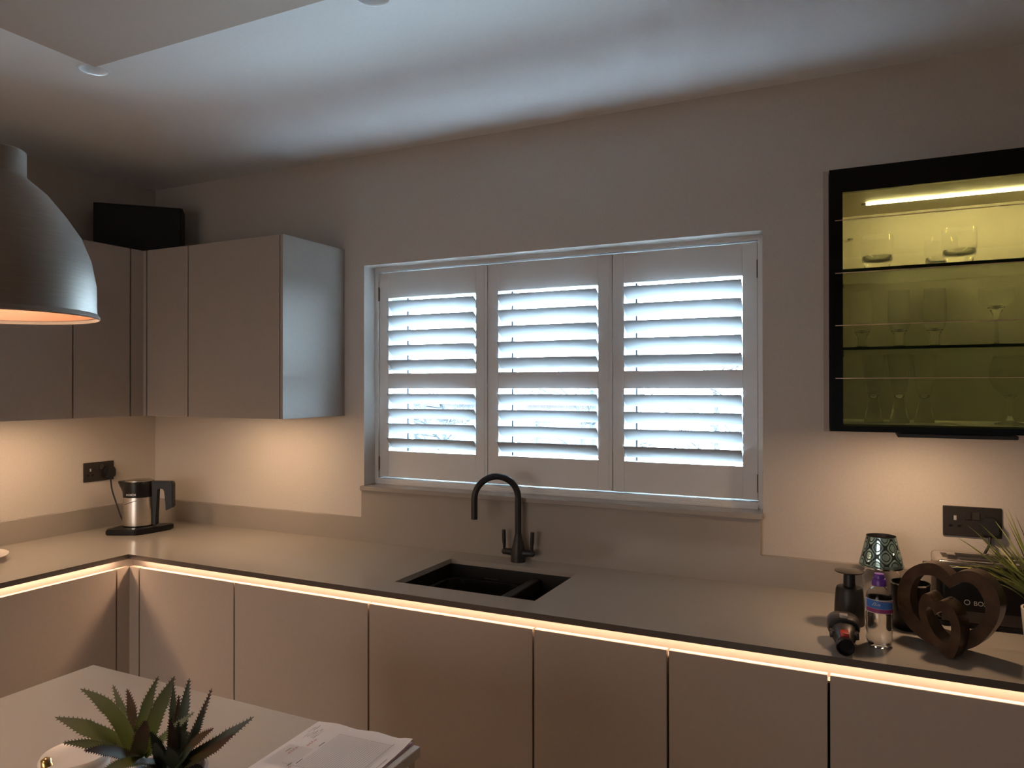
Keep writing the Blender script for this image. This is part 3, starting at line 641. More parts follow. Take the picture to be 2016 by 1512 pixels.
bm = plug_bm(); bmesh.ops.transform(bm, matrix=inv @ Matrix.Translation((0.0065, -0.255, 1.163)) @ Matrix.Rotation(PI/2, 4, 'Z'), verts=bm.verts[:]); obj('plug', bm, 'matte_black', t, 40)
cp = spline([(0.022, -0.253, 1.142), (0.024, -0.252, 1.115), (0.030, -0.25, 1.075), (0.05, -0.245, 1.02), (0.08, -0.245, 0.965), (0.115, -0.25, 0.928), (0.155, -0.26, 0.918)], 6)
bm = tube([inv @ p for p in cp], [0.0055]*4+[0.0036]*(len(cp)-4), 8); obj('cord', bm, 'matte_black', t, 60)

# plate at the frame edge on the short run
tag(obj('plate', lathe([(0, 0.004), (0.07, 0.004), (0.075, 0.010), (0.135, 0.020), (0.143, 0.022), (0.143, 0.0235), (0.134, 0.0225), (0.08, 0.0145), (0, 0.0135)], 64, c=(0.197, -0.962, WT)), 'white_gloss', smooth=40), 'round white plate on the worktop under the kettle wall cabinets', 'plate')

# ------------------------------------------------------------------ right hand group
t = thing('soap_dispenser', 'matt black pump dispenser with a flat round top', 'dispenser', (3.116, -0.315, WT))
obj('bottle', lathe([(0, 0), (0.037, 0), (0.0385, 0.003), (0.037, 0.05), (0.034, 0.092), (0.031, 0.099), (0.022, 0.101), (0, 0.101)], 40), 'matte_black', t, 45)
obj('pump_neck', lathe([(0, 0.101), (0.015, 0.101), (0.0145, 0.128), (0.012, 0.135), (0, 0.135)], 28), 'matte_black', t, 45)
obj('pump_top', lathe([(0, 0.133), (0.012, 0.134), (0.030, 0.137), (0.0365, 0.140), (0.0365, 0.142), (0.028, 0.1445), (0, 0.146)], 40), 'grey_pl', t, 45)

# cordless vacuum attachment lying on the worktop, mouth towards the room
t = thing('vacuum_tool', 'grey and black vacuum cleaner attachment with a red catch', 'vacuum tool', (3.106, -0.485, WT), math.radians(4))
def oval(hx, hz, cz, y, n=28, p=2.6):
    return [(math.copysign(abs(math.cos(2*PI*k/n))**(2/p)*hx, math.cos(2*PI*k/n)), y, cz+math.copysign(abs(math.sin(2*PI*k/n))**(2/p)*hz, math.sin(2*PI*k/n))) for k in range(n)]
def loft(secs, caps=True):
    bm = bmesh.new(); rs = [[bm.verts.new(p) for p in s] for s in secs]; n = len(rs[0])
    for a, b in zip(rs, rs[1:]):
        for i in range(n): bm.faces.new((a[i], a[(i+1) % n], b[(i+1) % n], b[i]))
    if caps: bm.faces.new(rs[0]); bm.faces.new(rs[-1][::-1])
    return bm
obj('collar', loft([oval(0.034, 0.024, 0.040, 0.045), oval(0.0375, 0.027, 0.041, 0.035), oval(0.038, 0.027, 0.040, 0.0), oval(0.035, 0.025, 0.038, -0.012)]), 'grey_pl', t, 40)
obj('rim', loft([oval(0.0345, 0.0245, 0.0375, -0.0115), oval(0.0345, 0.0245, 0.037, -0.017), oval(0.029, 0.022, 0.034, -0.018)]), 'black', t, 40)
obj('tube_body', loft([oval(0.028, 0.021, 0.034, -0.017), oval(0.027, 0.020, 0.030, -0.045), oval(0.020, 0.019, 0.024, -0.06), oval(0.0195, 0.019, 0.0205, -0.085)]), 'grey_pl', t, 40)
obj('mouth', loft([oval(0.0195, 0.0195, 0.0205, -0.078, p=2), oval(0.0205, 0.0205, 0.0208, -0.082, p=2), oval(0.0205, 0.0205, 0.0208, -0.100, p=2), oval(0.0175, 0.0175, 0.0208, -0.101, p=2), oval(0.017, 0.017, 0.0208, -0.088, p=2)]), 'black', t, 40)
obj('red_catch', Bv(-0.011, 0.009, -0.084, -0.052, 0.036, 0.049, 0.003, 2), 'red', t, 40)
obj('release_button', Bv(-0.010, 0.010, -0.010, 0.014, 0.058, 0.0705, 0.003, 2), 'grey_lt', t, 40)
for s in (-1, 1): obj('side_lug', Bv(s*0.027-0.006, s*0.027+0.006, -0.05, -0.025, 0.024, 0.042, 0.003, 2), 'grey_pl', t, 40)

# water bottle
t = thing('water_bottle', 'small clear water bottle with a purple sports cap', 'bottle', (3.186, -0.47, WT), math.radians(-60))
bp_ = [(0, 0.006), (0.016, 0.004), (0.024, 0.0), (0.029, 0.006), (0.0305, 0.018), (0.029, 0.03), (0.0305, 0.042), (0.029, 0.054), (0.0305, 0.066), (0.0305, 0.078), (0.0275, 0.084), (0.0295, 0.090), (0.0295, 0.108), (0.030, 0.118), (0.027, 0.130), (0.020, 0.141), (0.0135, 0.146), (0.013, 0.150)]
inner = [(r-0.0006 if r > 0.001 else 0, z+0.0007) for r, z in bp_]
obj('bottle_body', lathe(bp_+inner[::-1], 40), 'pet', t, 60)
wp = [(0, 0.007)]+[(r-0.0012, z+0.001) for r, z in bp_[1:10]]+[(0.0262, 0.0845), (0.0283, 0.0905), (0, 0.0905)]
obj('water', lathe(wp, 40), solid_glass('water', (0.97, 0.98, 0.99), 1.33), t, 60)
def arc_band(r, z0, z1, a0, a1, n=24, w0=None, w1=None):
    bm = bmesh.new(); L = []
    for k in range(n+1):
        a = a0+(a1-a0)*k/n; u = k/n
        za = z0 if w0 is None else z0+w0(u); zb = z1 if w1 is None else z1+w1(u)
        L.append((bm.verts.new((r*math.cos(a), r*math.sin(a), za)), bm.verts.new((r*math.cos(a), r*math.sin(a), zb))))
    for p, q in zip(L, L[1:]): bm.faces.new((p[0], q[0], q[1], p[1]))
    return bm
lb = obj('label_wrap', arc_band(0.0306, 0.086, 0.119, -PI, PI, 48), 'lab_white', t, 60)
obj('label_band', arc_band(0.0309, 0.099, 0.117, -1.7, 0.75, 24, lambda u: -0.003*u, lambda u: 0.001-0.007*u*u), 'lab_blue', lb, 60)
obj('label_band', arc_band(0.0309, 0.0875, 0.0985, -1.7, 0.75, 24, lambda u: 0.001-0.002*u, lambda u: -0.003*u), 'lab_pink', lb, 60)
obj('label_band', arc_band(0.0309, 0.086, 0.096, 0.75, 1.5, 12), 'lab_violet', lb, 60)
def on_cyl(pts, r, w):
    bm = bmesh.new(); P = [Vector((r*math.cos(a), r*math.sin(a), z)) for a, z in pts]; return tube(P, w, 5, bm)
obj('label_mark', on_cyl([(-1.05, 0.104), (-0.85, 0.1125), (-0.75, 0.111), (-0.9, 0.1045), (-0.7, 0.1065), (-0.5, 0.1055), (-0.45, 0.108), (-0.6, 0.1095)], 0.0312, 0.0008), 'lab_white', lb)
obj('label_mark', on_cyl([(-0.6+0.1*k, 0.1145+0.0016*(k % 2)) for k in range(14)], 0.0312, 0.0007), 'lab_pink', lb)
obj('cap', lathe([(0, 0.150), (0.0165, 0.149), (0.0165, 0.163), (0.0145, 0.166), (0.0125, 0.166), (0.0125, 0.1745), (0.0105, 0.1775), (0, 0.1775)], 32), 'purple', t, 40)

# candle lamp
t = thing('candle_lamp', 'glass candle jar topped with a patterned mirror shade', 'candle holder', (3.196, -0.115, WT))
jp = [(0, 0.002), (0.040, 0.0), (0.047, 0.005), (0.050, 0.02), (0.0495, 0.075), (0.0515, 0.085), (0.050, 0.098), (0.043, 0.106), (0.040, 0.114)]
obj('jar', lathe(jp+[(r-0.0025 if r > 0.003 else 0, z+0.003 if r < 0.045 and z < 0.01 else z) for r, z in jp[::-1]], 40), 'glass', t, 60)
obj('shade_ring', lathe([(0.0345, 0.112), (0.0365, 0.112), (0.0365, 0.121), (0.0345, 0.121)], 40, closed=True), 'chrome', t, 40)
obj('shade', lathe([(0.0585, 0.121), (0.0590, 0.1225), (0.0575, 0.130), (0.0395, 0.205), (0.0395, 0.207)], 48), 'mirror_shade', t, 60)
obj('shade_lining', lathe([(0.0577, 0.1225), (0.0385, 0.205), (0.0395, 0.207)], 48), 'matte_black', t, 60)
obj('shade_rim', lathe([(0.057, 0.119), (0.0605, 0.119), (0.0612, 0.121), (0.0605, 0.123), (0.057, 0.123)], 48, closed=True), 'chrome', t, 60)

# black pot with a steel rim behind the bottle
t = thing('black_pot', 'black round pot with a thin steel rim behind the water bottle', 'pot', (3.262, -0.285, WT))
obj('pot_body', lathe([(0, 0), (0.040, 0), (0.043, 0.004), (0.047, 0.118), (0.0445, 0.118), (0.041, 0.008), (0, 0.008)], 40), 'black', t, 45)
obj('steel_rim', lathe([(0.0440, 0.1175), (0.0475, 0.1175), (0.0475, 0.1205), (0.0440, 0.1205)], 40, closed=True), 'chrome', t, 45)

# toaster
t = thing('toaster', 'black long slot toaster with a chrome top', 'toaster', (3.53, -0.145, WT), math.radians(2))
bm = Bv(-0.205, 0.205, -0.077, 0.077, 0.012, 0.166, 0.020, 4); obj('body', bm, 'black', t, 40)
bm = Bv(-0.206, 0.206, -0.066, 0.074, 0.142, 0.174, 0.012, 4); obj('chrome_top', bm, 'chrome', t, 40)
for y in (-0.026, 0.026): obj('bread_slot', Bv(-0.15, 0.17, y-0.012, y+0.012, 0.1735, 0.1752, 0.0004, 1), 'dark_gap', t)
obj('end_vent', B(-0.186, -0.172, -0.03, 0.03, 0.1738, 0.1746), 'bronze_hinge', t)
obj('lever', Bv(-0.232, -0.204, -0.035, 0.0, 0.132, 0.154, 0.002, 1), 'black', t)
obj('foot_rail', B(-0.20, 0.20, -0.07, 0.07, 0.0, 0.012), 'dark_gap', t)
obj('steel_band', B(-0.195, 0.195, -0.0785, -0.0765, 0.016, 0.045), 'grey_pl', t)
text_mesh('logo', 'BOSCH', 0.017, 'silver_print', t, Matrix.Translation((-0.122, -0.0776, 0.062)) @ Matrix.Rotation(PI/2, 4, 'X'))
o = obj('logo_ring', lathe([(0.0055, 0), (0.007, 0), (0.007, 0.0006), (0.0055, 0.0006)], 24, closed=True), 'silver_print', t); o.rotation_euler = (PI/2, 0, 0); o.location = (-0.136, -0.0772, 0.069)
inv = (Matrix.Translation(t.location) @ Matrix.Rotation(t.rotation_euler.z, 4, 'Z')).inverted()
bm = plug_bm(); bmesh.ops.transform(bm, matrix=inv @ Matrix.Translation((3.474, -0.0065, 1.150)), verts=bm.verts[:]); obj('plug', bm, 'matte_black', t, 40)
cp = spline([(3.474, -0.020, 1.126), (3.472, -0.03, 1.10), (3.455, -0.035, 1.06), (3.45, -0.035, 1.0), (3.47, -0.04, 0.93), (3.49, -0.06, 0.915)], 6)
obj('cord', tube([inv @ p for p in cp], 0.0036, 8), 'matte_black', t, 60)

# heart ornament (traced outlines on its own upright plane)
hn = Vector((-0.42, -0.907, 0)).normalized(); h0 = Vector((3.345, -0.44, WT)); ha = Vector((-hn.y, hn.x, 0))
def crop(x, y): return (1740+x/6.873, 1090+y/6.873)
def to_plane(pts, off):
    out = []
    for x, y in pts:
        P = pxplane(*crop(x, y), h0-hn*(-off), hn); d = P-h0; out.append((d.dot(ha), d.z))
    return out
def closed_resample(pts, n=72):
    P = [Vector((x, y, 0)) for x, y in pts]; P.append(P[0]); L = [0]
    for a, b in zip(P, P[1:]): L.append(L[-1]+(b-a).length)
    out = []; k = 0
    for i in range(n):
        s = L[-1]*i/n
        while L[k+1] < s: k += 1
        out.append(P[k].lerp(P[k+1], (s-L[k])/(L[k+1]-L[k])))
    return out
def smooth_loop(P, keep0=True, it=2):
    for _ in range(it): P = [P[i] if (keep0 and i == 0) else (P[i-1]+P[i]*2+P[(i+1) % len(P)])/4 for i in range(len(P))]
    return P
def heart_ring(outer, inner, d0, d1, off):
    A = smooth_loop(closed_resample(to_plane(outer, off))); Bq = smooth_loop(closed_resample(to_plane(inner, off)))
    zmin = min(p.y for p in A); bm = bmesh.new(); L = []
    for d in (d0, d1):
        L.append([[bm.verts.new(ha*p.x+Vector((0, 0, p.y-zmin))-hn*(d)) for p in Q] for Q in (A, Bq)])
    n = len(A)
    for i in range(n):
        j = (i+1) % n
        bm.faces.new((L[0][0][i], L[0][0][j], L[0][1][j], L[0][1][i])); bm.faces.new((L[1][0][i], L[1][1][i], L[1][1][j], L[1][0][j]))
        bm.faces.new((L[0][0][i], L[1][0][i], L[1][0][j], L[0][0][j])); bm.faces.new((L[0][1][i], L[0][1][j], L[1][1][j], L[1][1][i]))
    return bm
t = thing('heart_ornament', 'dark bronze ornament of one heart nested inside another', 'ornament', h0)
oo = [(900, 370), (850, 310), (780, 245), (690, 200), (600, 188), (480, 205), (360, 255), (270, 340), (205, 450), (175, 580), (175, 700), (200, 840), (260, 960), (340, 1070), (440, 1170), (560, 1260), (700, 1330), (850, 1380), (980, 1395), (1100, 1385), (1280, 1320), (1380, 1230), (1460, 1130), (1530, 1020), (1570, 900), (1580, 780), (1560, 650), (1500, 530), (1400, 410), (1300, 340), (1180, 300), (1050, 305), (960, 330)]
oi = [(890, 540), (820, 480), (740, 400), (640, 360), (500, 360), (420, 420), (370, 520), (350, 650), (370, 800), (430, 910), (520, 1010), (620, 1090), (740, 1140), (860, 1175), (980, 1180), (1100, 1150), (1210, 1095), (1300, 1020), (1360, 930), (1380, 820), (1350, 690), (1290, 570), (1180, 465), (1080, 450), (1000, 480), (940, 520)]
obj('outer_heart', heart_ring(oo, oi, 0.0, 0.042, 0.0), 'bronze', t, 35)
io = [(690, 560), (640, 480), (590, 430), (545, 420), (500, 460), (472, 560), (470, 700), (530, 900), (650, 1090), (790, 1250), (930, 1330), (1000, 1180), (1040, 1000), (1030, 850), (980, 700), (900, 590), (800, 515), (740, 522)]
ii = [(690, 720), (660, 650), (620, 600), (590, 600), (570, 660), (575, 740), (620, 860), (690, 980), (780, 1070), (865, 1100), (895, 1010), (912, 900), (900, 810), (865, 720), (830, 690), (790, 665), (740, 668), (710, 690)]
bm = heart_ring(io, ii, -0.058, -0.0005, 0.058); obj('inner_heart', bm, 'bronze', t, 35)

# grass plant in a pale pot at the frame edge
t = thing('grass_plant', 'artificial grass plant with thin arching blades in a pale pot', 'plant', (3.562, -0.335, WT))
obj('pot', lathe([(0, 0), (0.052, 0), (0.056, 0.004), (0.064, 0.098), (0.059, 0.098), (0.055, 0.085), (0, 0.085)], 40), 'white_gloss', t, 45)
obj('soil', lathe([(0.0545, 0.0855), (0.03, 0.089), (0, 0.09)], 24), 'soil', t, 45)
def blade(base, tip, bend, w, n=9):
    bm = bmesh.new(); uvl = bm.loops.layers.uv.verify(); L = []
    base = Vector(base); tip = Vector(tip); ctrl = (base+tip)/2+Vector(bend)
    dirn = (tip-base).normalized(); side = dirn.cross(Vector((random.uniform(-1, 1), random.uniform(-1, 1), 0.4))).normalized()
    for k in range(n+1):
        u = k/n; p = base*(1-u)**2+ctrl*2*u*(1-u)+tip*u*u; ww = w*(1-u**2.2)*0.5+0.0002
        L.append((bm.verts.new(p-side*ww), bm.verts.new(p+side*ww), u))
    for a, b in zip(L, L[1:]):
        f = bm.faces.new((a[0], a[1], b[1], b[0]))
        for lp, v in zip(f.loops, (a[2], a[2], b[2], b[2])): lp[uvl].uv = (0.5, v)
    return bm
rnd = random.Random(11)
tips = [(1906, 1035), (1880, 1055), (1938, 1040), (1928, 1048), (1948, 1012), (1928, 1030), (1960, 1027), (1975, 1003), (1984, 1000), (1985, 1030), (1998, 1012), (1861, 1118), (1897, 1115), (1952, 1133), (1925, 1052), (1970, 1060), (1990, 1045), (1930, 1072), (1945, 1085)]
for x, y in tips:
    P = pxdepth(x, y, 1.86+rnd.uniform(-0.05, 0.03))-Vector(t.location)
    b = Vector((rnd.uniform(-0.03, 0.015), rnd.uniform(-0.025, 0.025), 0.088)); L = (P-b).length
    obj('blade', blade(b, P, Vector((0, 0, L*(0.10 if y < 1100 else 0.33))), 0.006), 'grass', t, 80)
for k in range(64):
    a = rnd.uniform(0, 2*PI); rr = rnd.uniform(0.05, 0.20); hh = 0.088+rnd.uniform(0.10, 0.20)*(1-rr*1.6)
    b = Vector((rnd.uniform(-0.03, 0.03), rnd.uniform(-0.03, 0.03), 0.088)); P = Vector((rr*math.cos(a), rr*math.sin(a)*0.9, hh))
    if P.y > 0.07: P.y = 0.07+rnd.uniform(0, 0.05); P.z = max(P.z, 0.225)
    obj('blade', blade(b, P, (0, 0, rnd.uniform(0.01, 0.05)), 0.0055), 'grass', t, 80)

# ------------------------------------------------------------------ pendant lamp
PC = Vector((1.872, -1.783, 1.670))
t = thing('pendant_lamp', 'dark pewter dome pendant lamp lit warm inside', 'lamp', PC)
op = [(0.1475, 0.0), (0.1467, 0.010), (0.1462, 0.052), (0.1385, 0.094), (0.1235, 0.133), (0.102, 0.166), (0.075, 0.2005), (0.046, 0.2255), (0.044, 0.230), (0.044, 0.268), (0.040, 0.2705), (0, 0.271)]
obj('shade', lathe(op, 64), 'pewter', t, 40)
obj('rim', lathe([(0.1468, 0.004), (0.1515, -0.001), (0.1525, -0.004), (0.1505, -0.006), (0.1450, 0.001)], 64, closed=True), 'pewter', t, 60)
obj('lining', lathe([(r-0.0025, z) for r, z in op[:8]]+[(0, 0.222)], 64), 'shade_in', t, 60)
obj('bulb', lathe([(0, 0.045), (0.018, 0.05), (0.029, 0.068), (0.030, 0.085), (0.020, 0.115), (0.014, 0.13)], 24), 'bulb', t, 60)
obj('lamp_holder', lathe([(0, 0.13), (0.018, 0.13), (0.018, 0.20), (0, 0.20)], 24), 'matte_black', t, 40)
obj('flex', tube([(0, 0, 0.271), (0, 0, 0.6), (0, 0, HC+CH-0.025-PC.z)], 0.0035, 8), 'matte_black', t, 60)
obj('ceiling_rose', lathe([(0, HC+CH-PC.z), (0.05, HC+CH-PC.z), (0.05, HC+CH-0.02-PC.z), (0.01, HC+CH-0.028-PC.z), (0, HC+CH-0.028-PC.z)], 32), 'pewter', t, 40)

dup(t, (1.98, -2.75, PC.z), 0, 'added unseen second dome pendant lamp over the island, for ambient light')['group'] = 'pendants over the island'; t['group'] = 'pendants over the island'  # out-of-view copy added to raise the warm ambient light

# ------------------------------------------------------------------ island
IX0, IX1, IY1, IY0 = 1.555, 2.445, -1.392, -3.35
t = thing('island', 'kitchen island with a pale quartz top and lit handle channel', 'island', (2.0, -2.3, 0))
part('island_top', Bv(IX0, IX1, IY0, IY1, 0.891, WT, 0.001, 1), 'quartz_island', t)
part('end_panel', B(IX0+0.02, IX1-0.006, IY1-0.030, IY1-0.010, 0, 0.8905), 'door', t)
part('body', B(IX0+0.03, IX1-0.055, IY0+0.03, IY1-0.0305, 0.12, 0.8905), 'carcass', t)
for k in range(3):
    ya = IY1-0.033-0.62*k; yb = ya-0.617
    part('door', Bv(IX1-0.030, IX1-0.012, yb, ya, 0.15, 0.855, 0.001, 1), 'door', t)
part('led_strip', B(IX1-0.048, IX1-0.040, IY0+0.05, IY1-0.05, 0.8875, 0.8905), 'led_isl', t)

# aloe in a pot
pot = Vector((2.262, -1.765, WT))
t = thing('aloe_plant', 'spiky aloe plant with green and dark red leaves in a grey pot', 'plant', pot)
obj('pot', lathe([(0, 0), (0.040, 0), (0.043, 0.003), (0.052, 0.088), (0.052, 0.092), (0.048, 0.092), (0.046, 0.08), (0, 0.08)], 40), 'pot_dark', t, 45)
obj('soil', lathe([(0.0455, 0.081), (0.02, 0.086), (0, 0.087)], 24), 'soil', t, 45)
tow = (CAM-(pot+Vector((0, 0, 0.12)))).normalized()
def aloe_leaf(b, tip, ctrl, w, nrm, m, n=11, spines=True):
    bm = bmesh.new(); uvl = bm.loops.layers.uv.verify(); secs = []
    P = [b*(1-u)**2+ctrl*2*u*(1-u)+tip*u*u for u in [k/n for k in range(n+1)]]
    for k, p in enumerate(P):
        u = k/n; tg = (P[min(k+1, n)]-P[max(k-1, 0)]).normalized(); sd = tg.cross(nrm).normalized(); up = sd.cross(tg).normalized()
        ww = w*0.5*(0.62+0.9*u-1.52*u*u if u < 0.55 else (1-((u-0.30)/0.70)**1.7))
        ww = max(ww, 0.0004); th = max(ww*0.34, 0.0004)
        secs.append((u, [bm.verts.new(p+sd*ww+up*th*0.35), bm.verts.new(p+up*(-th*0.05)), bm.verts.new(p-sd*ww+up*th*0.35), bm.verts.new(p-sd*ww*0.5-up*th*0.75), bm.verts.new(p+sd*ww*0.5-up*th*0.75)], sd, ww, tg))
    for (u0, A, *_), (u1, Bq, *_2) in zip(secs, secs[1:]):
        for i in range(5):
            j = (i+1) % 5; f = bm.faces.new((A[i], A[j], Bq[j], Bq[i]))
            for lp, v in zip(f.loops, (u0, u0, u1, u1)): lp[uvl].uv = (0.5, v)
    bm.faces.new(secs[0][1][::-1]); bm.faces.new(secs[-1][1])
    if spines:
        for (u, A, sd, ww, tg), nx in zip(secs[1:-1], secs[2:]):
            for f_ in (0, 0.5):
                for s, ix in ((1, 0), (-1, 2)):
                    q = A[ix].co.lerp(nx[1][ix].co, f_); sz = 0.0024
                    v = [bm.verts.new(q-tg*sz*0.6), bm.verts.new(q+tg*sz*0.6), bm.verts.new(q+sd*s*sz+tg*sz*0.7), bm.verts.new(q+nrm*0.0008)]
                    for tr in ((0, 1, 2), (1, 3, 2), (3, 0, 2)):
                        f = bm.faces.new([v[i] for i in tr])
                        for lp in f.loops: lp[uvl].uv = (0.5, 0.98)
    return bm
D0 = 1.055
def leaf(bx_, by_, tx, ty, w, m, dz=0.0, bow=0.0, tilt=0.25, cx=0, cy=0):
    "base and tip pixels at the plant's own distance; dz moves the tip towards the room"
    b = pxdepth(bx_, by_, D0)-pot; tp = pxdepth(tx, ty, D0-dz)-pot
    mid = pxdepth((bx_+tx)/2+cx, (by_+ty)/2+cy, D0-dz*0.5-bow)-pot
    nrm = (tow+Vector((0, 0, tilt))+RGT*random.uniform(-0.25, 0.25)).normalized()
    obj('leaf', aloe_leaf(b, tp, mid, w, nrm, m), m, t, 60)
g1 = (262, 1484)
for a in [(*g1, 108, 1412, 0.030, 'aloe_g', 0.01, 0, 0.5, 10, -12), (*g1, 158, 1356, 0.026, 'aloe_g', -0.01, 0, 0.2, 28, -28), (*g1, 222, 1348, 0.016, 'aloe_g', -0.05, 0, 0.2, 6, 0),
          (*g1, 250, 1356, 0.018, 'aloe_r', -0.05, 0, 0.2, 10, -8), (268, 1484, 312, 1331, 0.020, 'aloe_g', -0.05, 0, 0.2, -14, 0), (280, 1484, 344, 1331, 0.027, 'aloe_g', -0.02, 0, 0.2, -6, -6),
          (268, 1496, 286, 1418, 0.027, 'aloe_r', 0.03, 0.02, 0.1, 0, 0), (255, 1490, 123, 1463, 0.018, 'aloe_g', 0.04, 0, 0.6, 0, -18), (250, 1492, 190, 1425, 0.018, 'aloe_g', -0.04, 0, 0.3, -12, -8),
          (262, 1494, 165, 1478, 0.020, 'aloe_r', 0.06, 0, 0.6, 6, -14), (290, 1500, 196, 1522, 0.022, 'aloe_g', 0.07, 0, 0.7, 6, -16), (285, 1490, 383, 1402, 0.013, 'aloe_g', 0.02, 0, 0.3, -4, -6), (268, 1488, 300, 1380, 0.018, 'aloe_d', -0.05, 0, 0.2, 0, 0)]: leaf(*a)
for a in [(352, 1492, 373, 1335, 0.018, 'aloe_d', -0.02, 0, 0.2, -4, 0), (352, 1492, 417, 1355, 0.011, 'aloe_r', -0.04, 0, 0.3, 6, 10), (358, 1488, 402, 1397, 0.012, 'aloe_d', 0.0, 0, 0.3, 6, 8),
          (348, 1500, 421, 1434, 0.017, 'aloe_r', 0.03, 0, 0.4, -4, -10), (356, 1500, 500, 1411, 0.019, 'aloe_d', 0.02, 0, 0.4, 0, 8), (356, 1508, 460, 1445, 0.016, 'aloe_r', 0.04, 0, 0.4, 6, 8),
          (335, 1492, 341, 1344, 0.014, 'aloe_d', -0.06, 0, 0.2, 4, 0), (340, 1492, 352, 1368, 0.013, 'aloe_r', -0.05, 0, 0.2, 4, 0), (345, 1504, 335, 1415, 0.018, 'aloe_r', 0.04, 0.01, 0.2, 0, 0),
          (338, 1506, 352, 1420, 0.016, 'aloe_d', 0.03, 0, 0.2, 0, 0), (330, 1506, 296, 1440, 0.018, 'aloe_d', 0.05, 0.01, 0.2, 0, 0), (320, 1512, 262, 1506, 0.02, 'aloe_d', 0.07, 0, 0.5, 0, -16), (340, 1512, 380, 1470, 0.018, 'aloe_d', 0.06, 0, 0.3, 0, 0),
          (350, 1516, 330, 1470, 0.022, 'aloe_d', 0.07, 0.01, 0.2, 0, 0), (320, 1512, 305, 1462, 0.02, 'aloe_d', 0.06, 0.01, 0.2, 0, 0), (330, 1500, 372, 1440, 0.016, 'aloe_d', 0.02, 0, 0.2, 0, 0)]: leaf(*a)

# white lidded jar with a gold handle
jc = pxdepth(150, 1480, 1.16); JH = jc.z-WT
t = thing('lidded_jar', 'low white ceramic lidded jar with a gold side handle beside the aloe', 'jar', (jc.x, jc.y, WT))
obj('jar_body', lathe([(0, 0), (0.042, 0), (0.046, 0.004), (0.049, JH-0.014), (0.047, JH-0.012), (0, JH-0.012)], 40), 'white_gloss', t, 45)
obj('lid', lathe([(0.046, JH-0.0115), (0.0515, JH-0.010), (0.052, JH-0.006), (0.049, JH-0.001), (0.03, JH+0.001), (0, JH+0.002)], 48), 'white_gloss', t, 45)
P0 = pxdepth(90, 1495, 1.12)-Vector((jc.x, jc.y, WT)); P1 = pxdepth(100, 1545, 1.12)-Vector((jc.x, jc.y, WT))
obj('gold_handle', tube([P0+Vector((0, 0, 0.003)), P0, P0*0.7+P1*0.3, P1], [0.002, 0.007, 0.0085, 0.0075], 14), 'gold', t, 60)

# order form pad on the island
A, Bc, Cc = [pxplane(x, y, (0, 0, WT+0.004), Vector((0, 0, 1))) for x, y in ((628, 1420), (811, 1459), (480, 1512))]
ex_ = (Bc-A); ey_ = (Cc-A).normalized()*0.297; ex_ = ex_.normalized()*0.205; ey_ = (ey_-ex_.normalized()*ey_.dot(ex_.normalized())*0.85).normalized()*0.290
t = thing('order_form', 'printed white order form sheets with pink copies on the island', 'paper', (A.x, A.y, WT))
a0 = Vector((0, 0, 0))
def sheet(z, off, wav, nx=14, ny=10, th=0.0006):
    bm = bmesh.new(); G = []
    for zz in (0, th):
        G.append([[bm.verts.new(off+ex_*(i/nx)+ey_*(j/ny)+Vector((0, 0, z+zz+wav(i/nx, j/ny)))) for j in range(ny+1)] for i in range(nx+1)])
    for i in range(nx):
        for j in range(ny):
            bm.faces.new((G[1][i][j], G[1][i+1][j], G[1][i+1][j+1], G[1][i][j+1])); bm.faces.new((G[0][i][j], G[0][i][j+1], G[0][i+1][j+1], G[0][i+1][j]))
    for i in range(nx):
        for j in (0, ny): bm.faces.new((G[0][i][j], G[0][i+1][j], G[1][i+1][j], G[1][i][j]))
    for j in range(ny):
        for i in (0, nx): bm.faces.new((G[0][i][j], G[0][i][j+1], G[1][i][j+1], G[1][i][j]))
    return bm
def wave(u, v): return max(0, 1-v*5)**2*(0.003*math.sin(u*7.5)**2+0.002*(u > 0.9))+0.0004
obj('copy_sheet', sheet(0.0008, ex_*0.006, lambda u, v: 0.0), 'paper_pink', t)
obj('copy_sheet', sheet(0.0020, ex_*0.003, lambda u, v: 0.0), 'paper_pink', t)
obj('top_sheet', sheet(0.0032, a0, wave), 'paper', t, 60)
def pr(bm, u0, u1, v0, v1):
    ps = [(u0, v0), (u1, v0), (u1, v1), (u0, v1)]
    bm.faces.new([bm.verts.new(ex_*u+ey_*v+Vector((0, 0, 0.0043+wave(u, v)))) for u, v in ps])
bmk, bmg, bmr = bmesh.new(), bmesh.new(), bmesh.new()
rr = random.Random(3)
for i in range(26):
    u = 0.34+i*0.021
    pr(bmg, u, u+0.004, 0.10, 0.52)
for v in (0.10, 0.52, 0.60, 0.66): pr(bmg, 0.20 if v > 0.5 else 0.33, 0.90, v, v+0.003)
for u in (0.88, 0.90): pr(bmk, u, u+0.004, 0.08, 0.52)
for i in range(6):
    u = 0.05+i*0.022
    for k in range(3):
        v = 0.05+rr.uniform(0, 0.12); pr(bmk if k == 0 else bmg, u, u+0.005, v, v+rr.uniform(0.03, 0.08))
for u, v, l in ((0.30, 0.22, 0.06), (0.31, 0.44, 0.06), (0.27, 0.50, 0.04), (0.10, 0.36, 0.05), (0.96, 0.25, 0.5), (0.50, 0.72, 0.08)): pr(bmk if l < 0.2 else bmg, u, u+0.008, v, v+l)
for i in range(14): pr(bmg, 0.05+i*0.018, 0.0535+i*0.018, 0.32, 0.56)
for i in range(18): pr(bmg, 0.32+i*0.03, 0.324+i*0.03, 0.60, 0.95)
for i in range(16):
    a = rr.uniform(0.72, 0.80); pr(bmg, a, a+0.01, 0.55+rr.uniform(0, 0.07), 0.56+rr.uniform(0.01, 0.08))
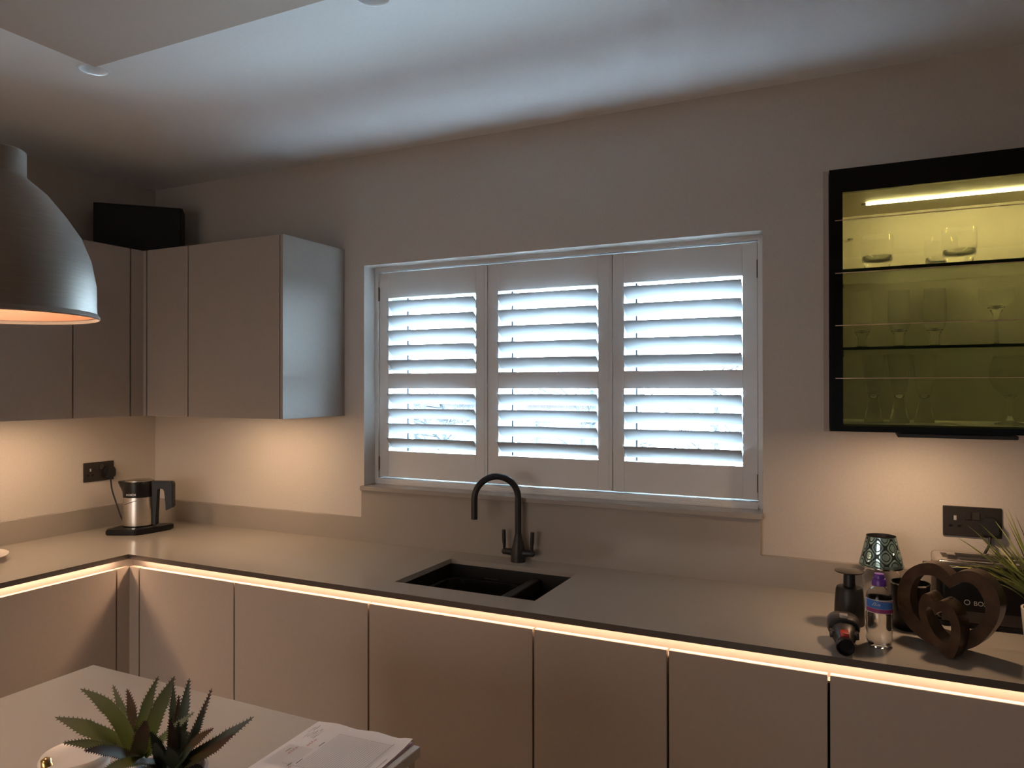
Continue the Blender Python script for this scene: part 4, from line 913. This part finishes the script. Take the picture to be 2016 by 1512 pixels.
for cx, cy in ((0.14, 0.42), (0.20, 0.30), (0.18, 0.70), (0.30, 0.62), (0.06, 0.85)):
    for k in range(9):
        u = cx+0.004*math.sin(k*2.1); v = cy-k*0.011; pr(bmr, u-0.012*(k % 2), u+0.014, v, v+0.0045)
obj('print', bmk, 'ink', t)['kind'] = 'stuff'; obj('print', bmg, 'ink_grey', t)['kind'] = 'stuff'; obj('handwriting', bmr, 'ink_red', t)['kind'] = 'stuff'

# ------------------------------------------------------------------ outside: house, trees, fence
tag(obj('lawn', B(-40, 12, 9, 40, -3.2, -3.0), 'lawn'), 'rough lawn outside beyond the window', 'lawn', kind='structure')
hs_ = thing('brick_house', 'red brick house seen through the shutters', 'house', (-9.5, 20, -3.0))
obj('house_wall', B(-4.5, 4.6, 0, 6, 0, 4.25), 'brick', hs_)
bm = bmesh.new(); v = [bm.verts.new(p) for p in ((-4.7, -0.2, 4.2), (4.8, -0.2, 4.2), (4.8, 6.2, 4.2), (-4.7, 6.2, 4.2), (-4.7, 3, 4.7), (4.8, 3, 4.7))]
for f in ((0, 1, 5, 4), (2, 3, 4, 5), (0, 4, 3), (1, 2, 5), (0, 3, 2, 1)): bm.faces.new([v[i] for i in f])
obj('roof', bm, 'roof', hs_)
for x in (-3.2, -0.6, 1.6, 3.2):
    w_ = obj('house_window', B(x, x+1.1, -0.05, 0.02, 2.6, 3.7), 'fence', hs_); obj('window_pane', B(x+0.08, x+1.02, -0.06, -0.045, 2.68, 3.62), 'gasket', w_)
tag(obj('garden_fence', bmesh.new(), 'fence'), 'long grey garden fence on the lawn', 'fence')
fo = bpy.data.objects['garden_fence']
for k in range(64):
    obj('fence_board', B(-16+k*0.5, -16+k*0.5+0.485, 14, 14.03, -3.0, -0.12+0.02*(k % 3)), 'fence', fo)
def tree(label, loc, h, seed):
    rd = random.Random(seed); t = thing('bare_tree', label, 'tree', loc, group='bare trees beyond the fence')
    trunk = bmesh.new(); tube([(0, 0, 0), (0.05, 0, h*0.3), (0, 0.05, h*0.62)], [0.14, 0.10, 0.06], 8, trunk); obj('trunk', trunk, 'bark', t, 60)
    bm = bmesh.new()
    def grow(p, d, L, r, lev):
        q = p+d*L*0.5+Vector((rd.uniform(-.1, .1), rd.uniform(-.1, .1), rd.uniform(-.02, .06)))*L; e = p+d*L
        tube([p, q, e], [r, r*0.8, r*0.55], 4, bm, caps=False)
        if lev == 0: return
        for k in range(3 if lev > 1 else 4):
            nd = (d+Vector((rd.uniform(-1, 1), rd.uniform(-1, 1), rd.uniform(-0.45, 0.7)))*0.85).normalized()
            grow(p+(e-p)*rd.uniform(0.45, 1.0), nd, L*rd.uniform(0.55, 0.8), r*0.55, lev-1)
    for k in range(12):
        a = rd.uniform(0, 2*PI); z = h*rd.uniform(0.2, 0.62)
        grow(Vector((0, 0, z)), Vector((math.cos(a), math.sin(a), rd.uniform(0.1, 0.9))).normalized(), h*0.16, 0.04, 4)
    obj('branches', bm, 'bark', t)['kind'] = 'stuff'
for i, (x, y, h) in enumerate(((-3.6, 16.5, 7.2), (0.9, 16.5, 7.0), (-8.6, 17, 6.4), (-1.4, 22.5, 8.0))):
    tree(['bare tree beyond the fence in front of the house end', 'bare low tree behind the fence next to the house', 'bare tree standing before the brick house front', 'tall bare tree further back beyond the fence'][i], (x, y, -3.0), h, 20+i)
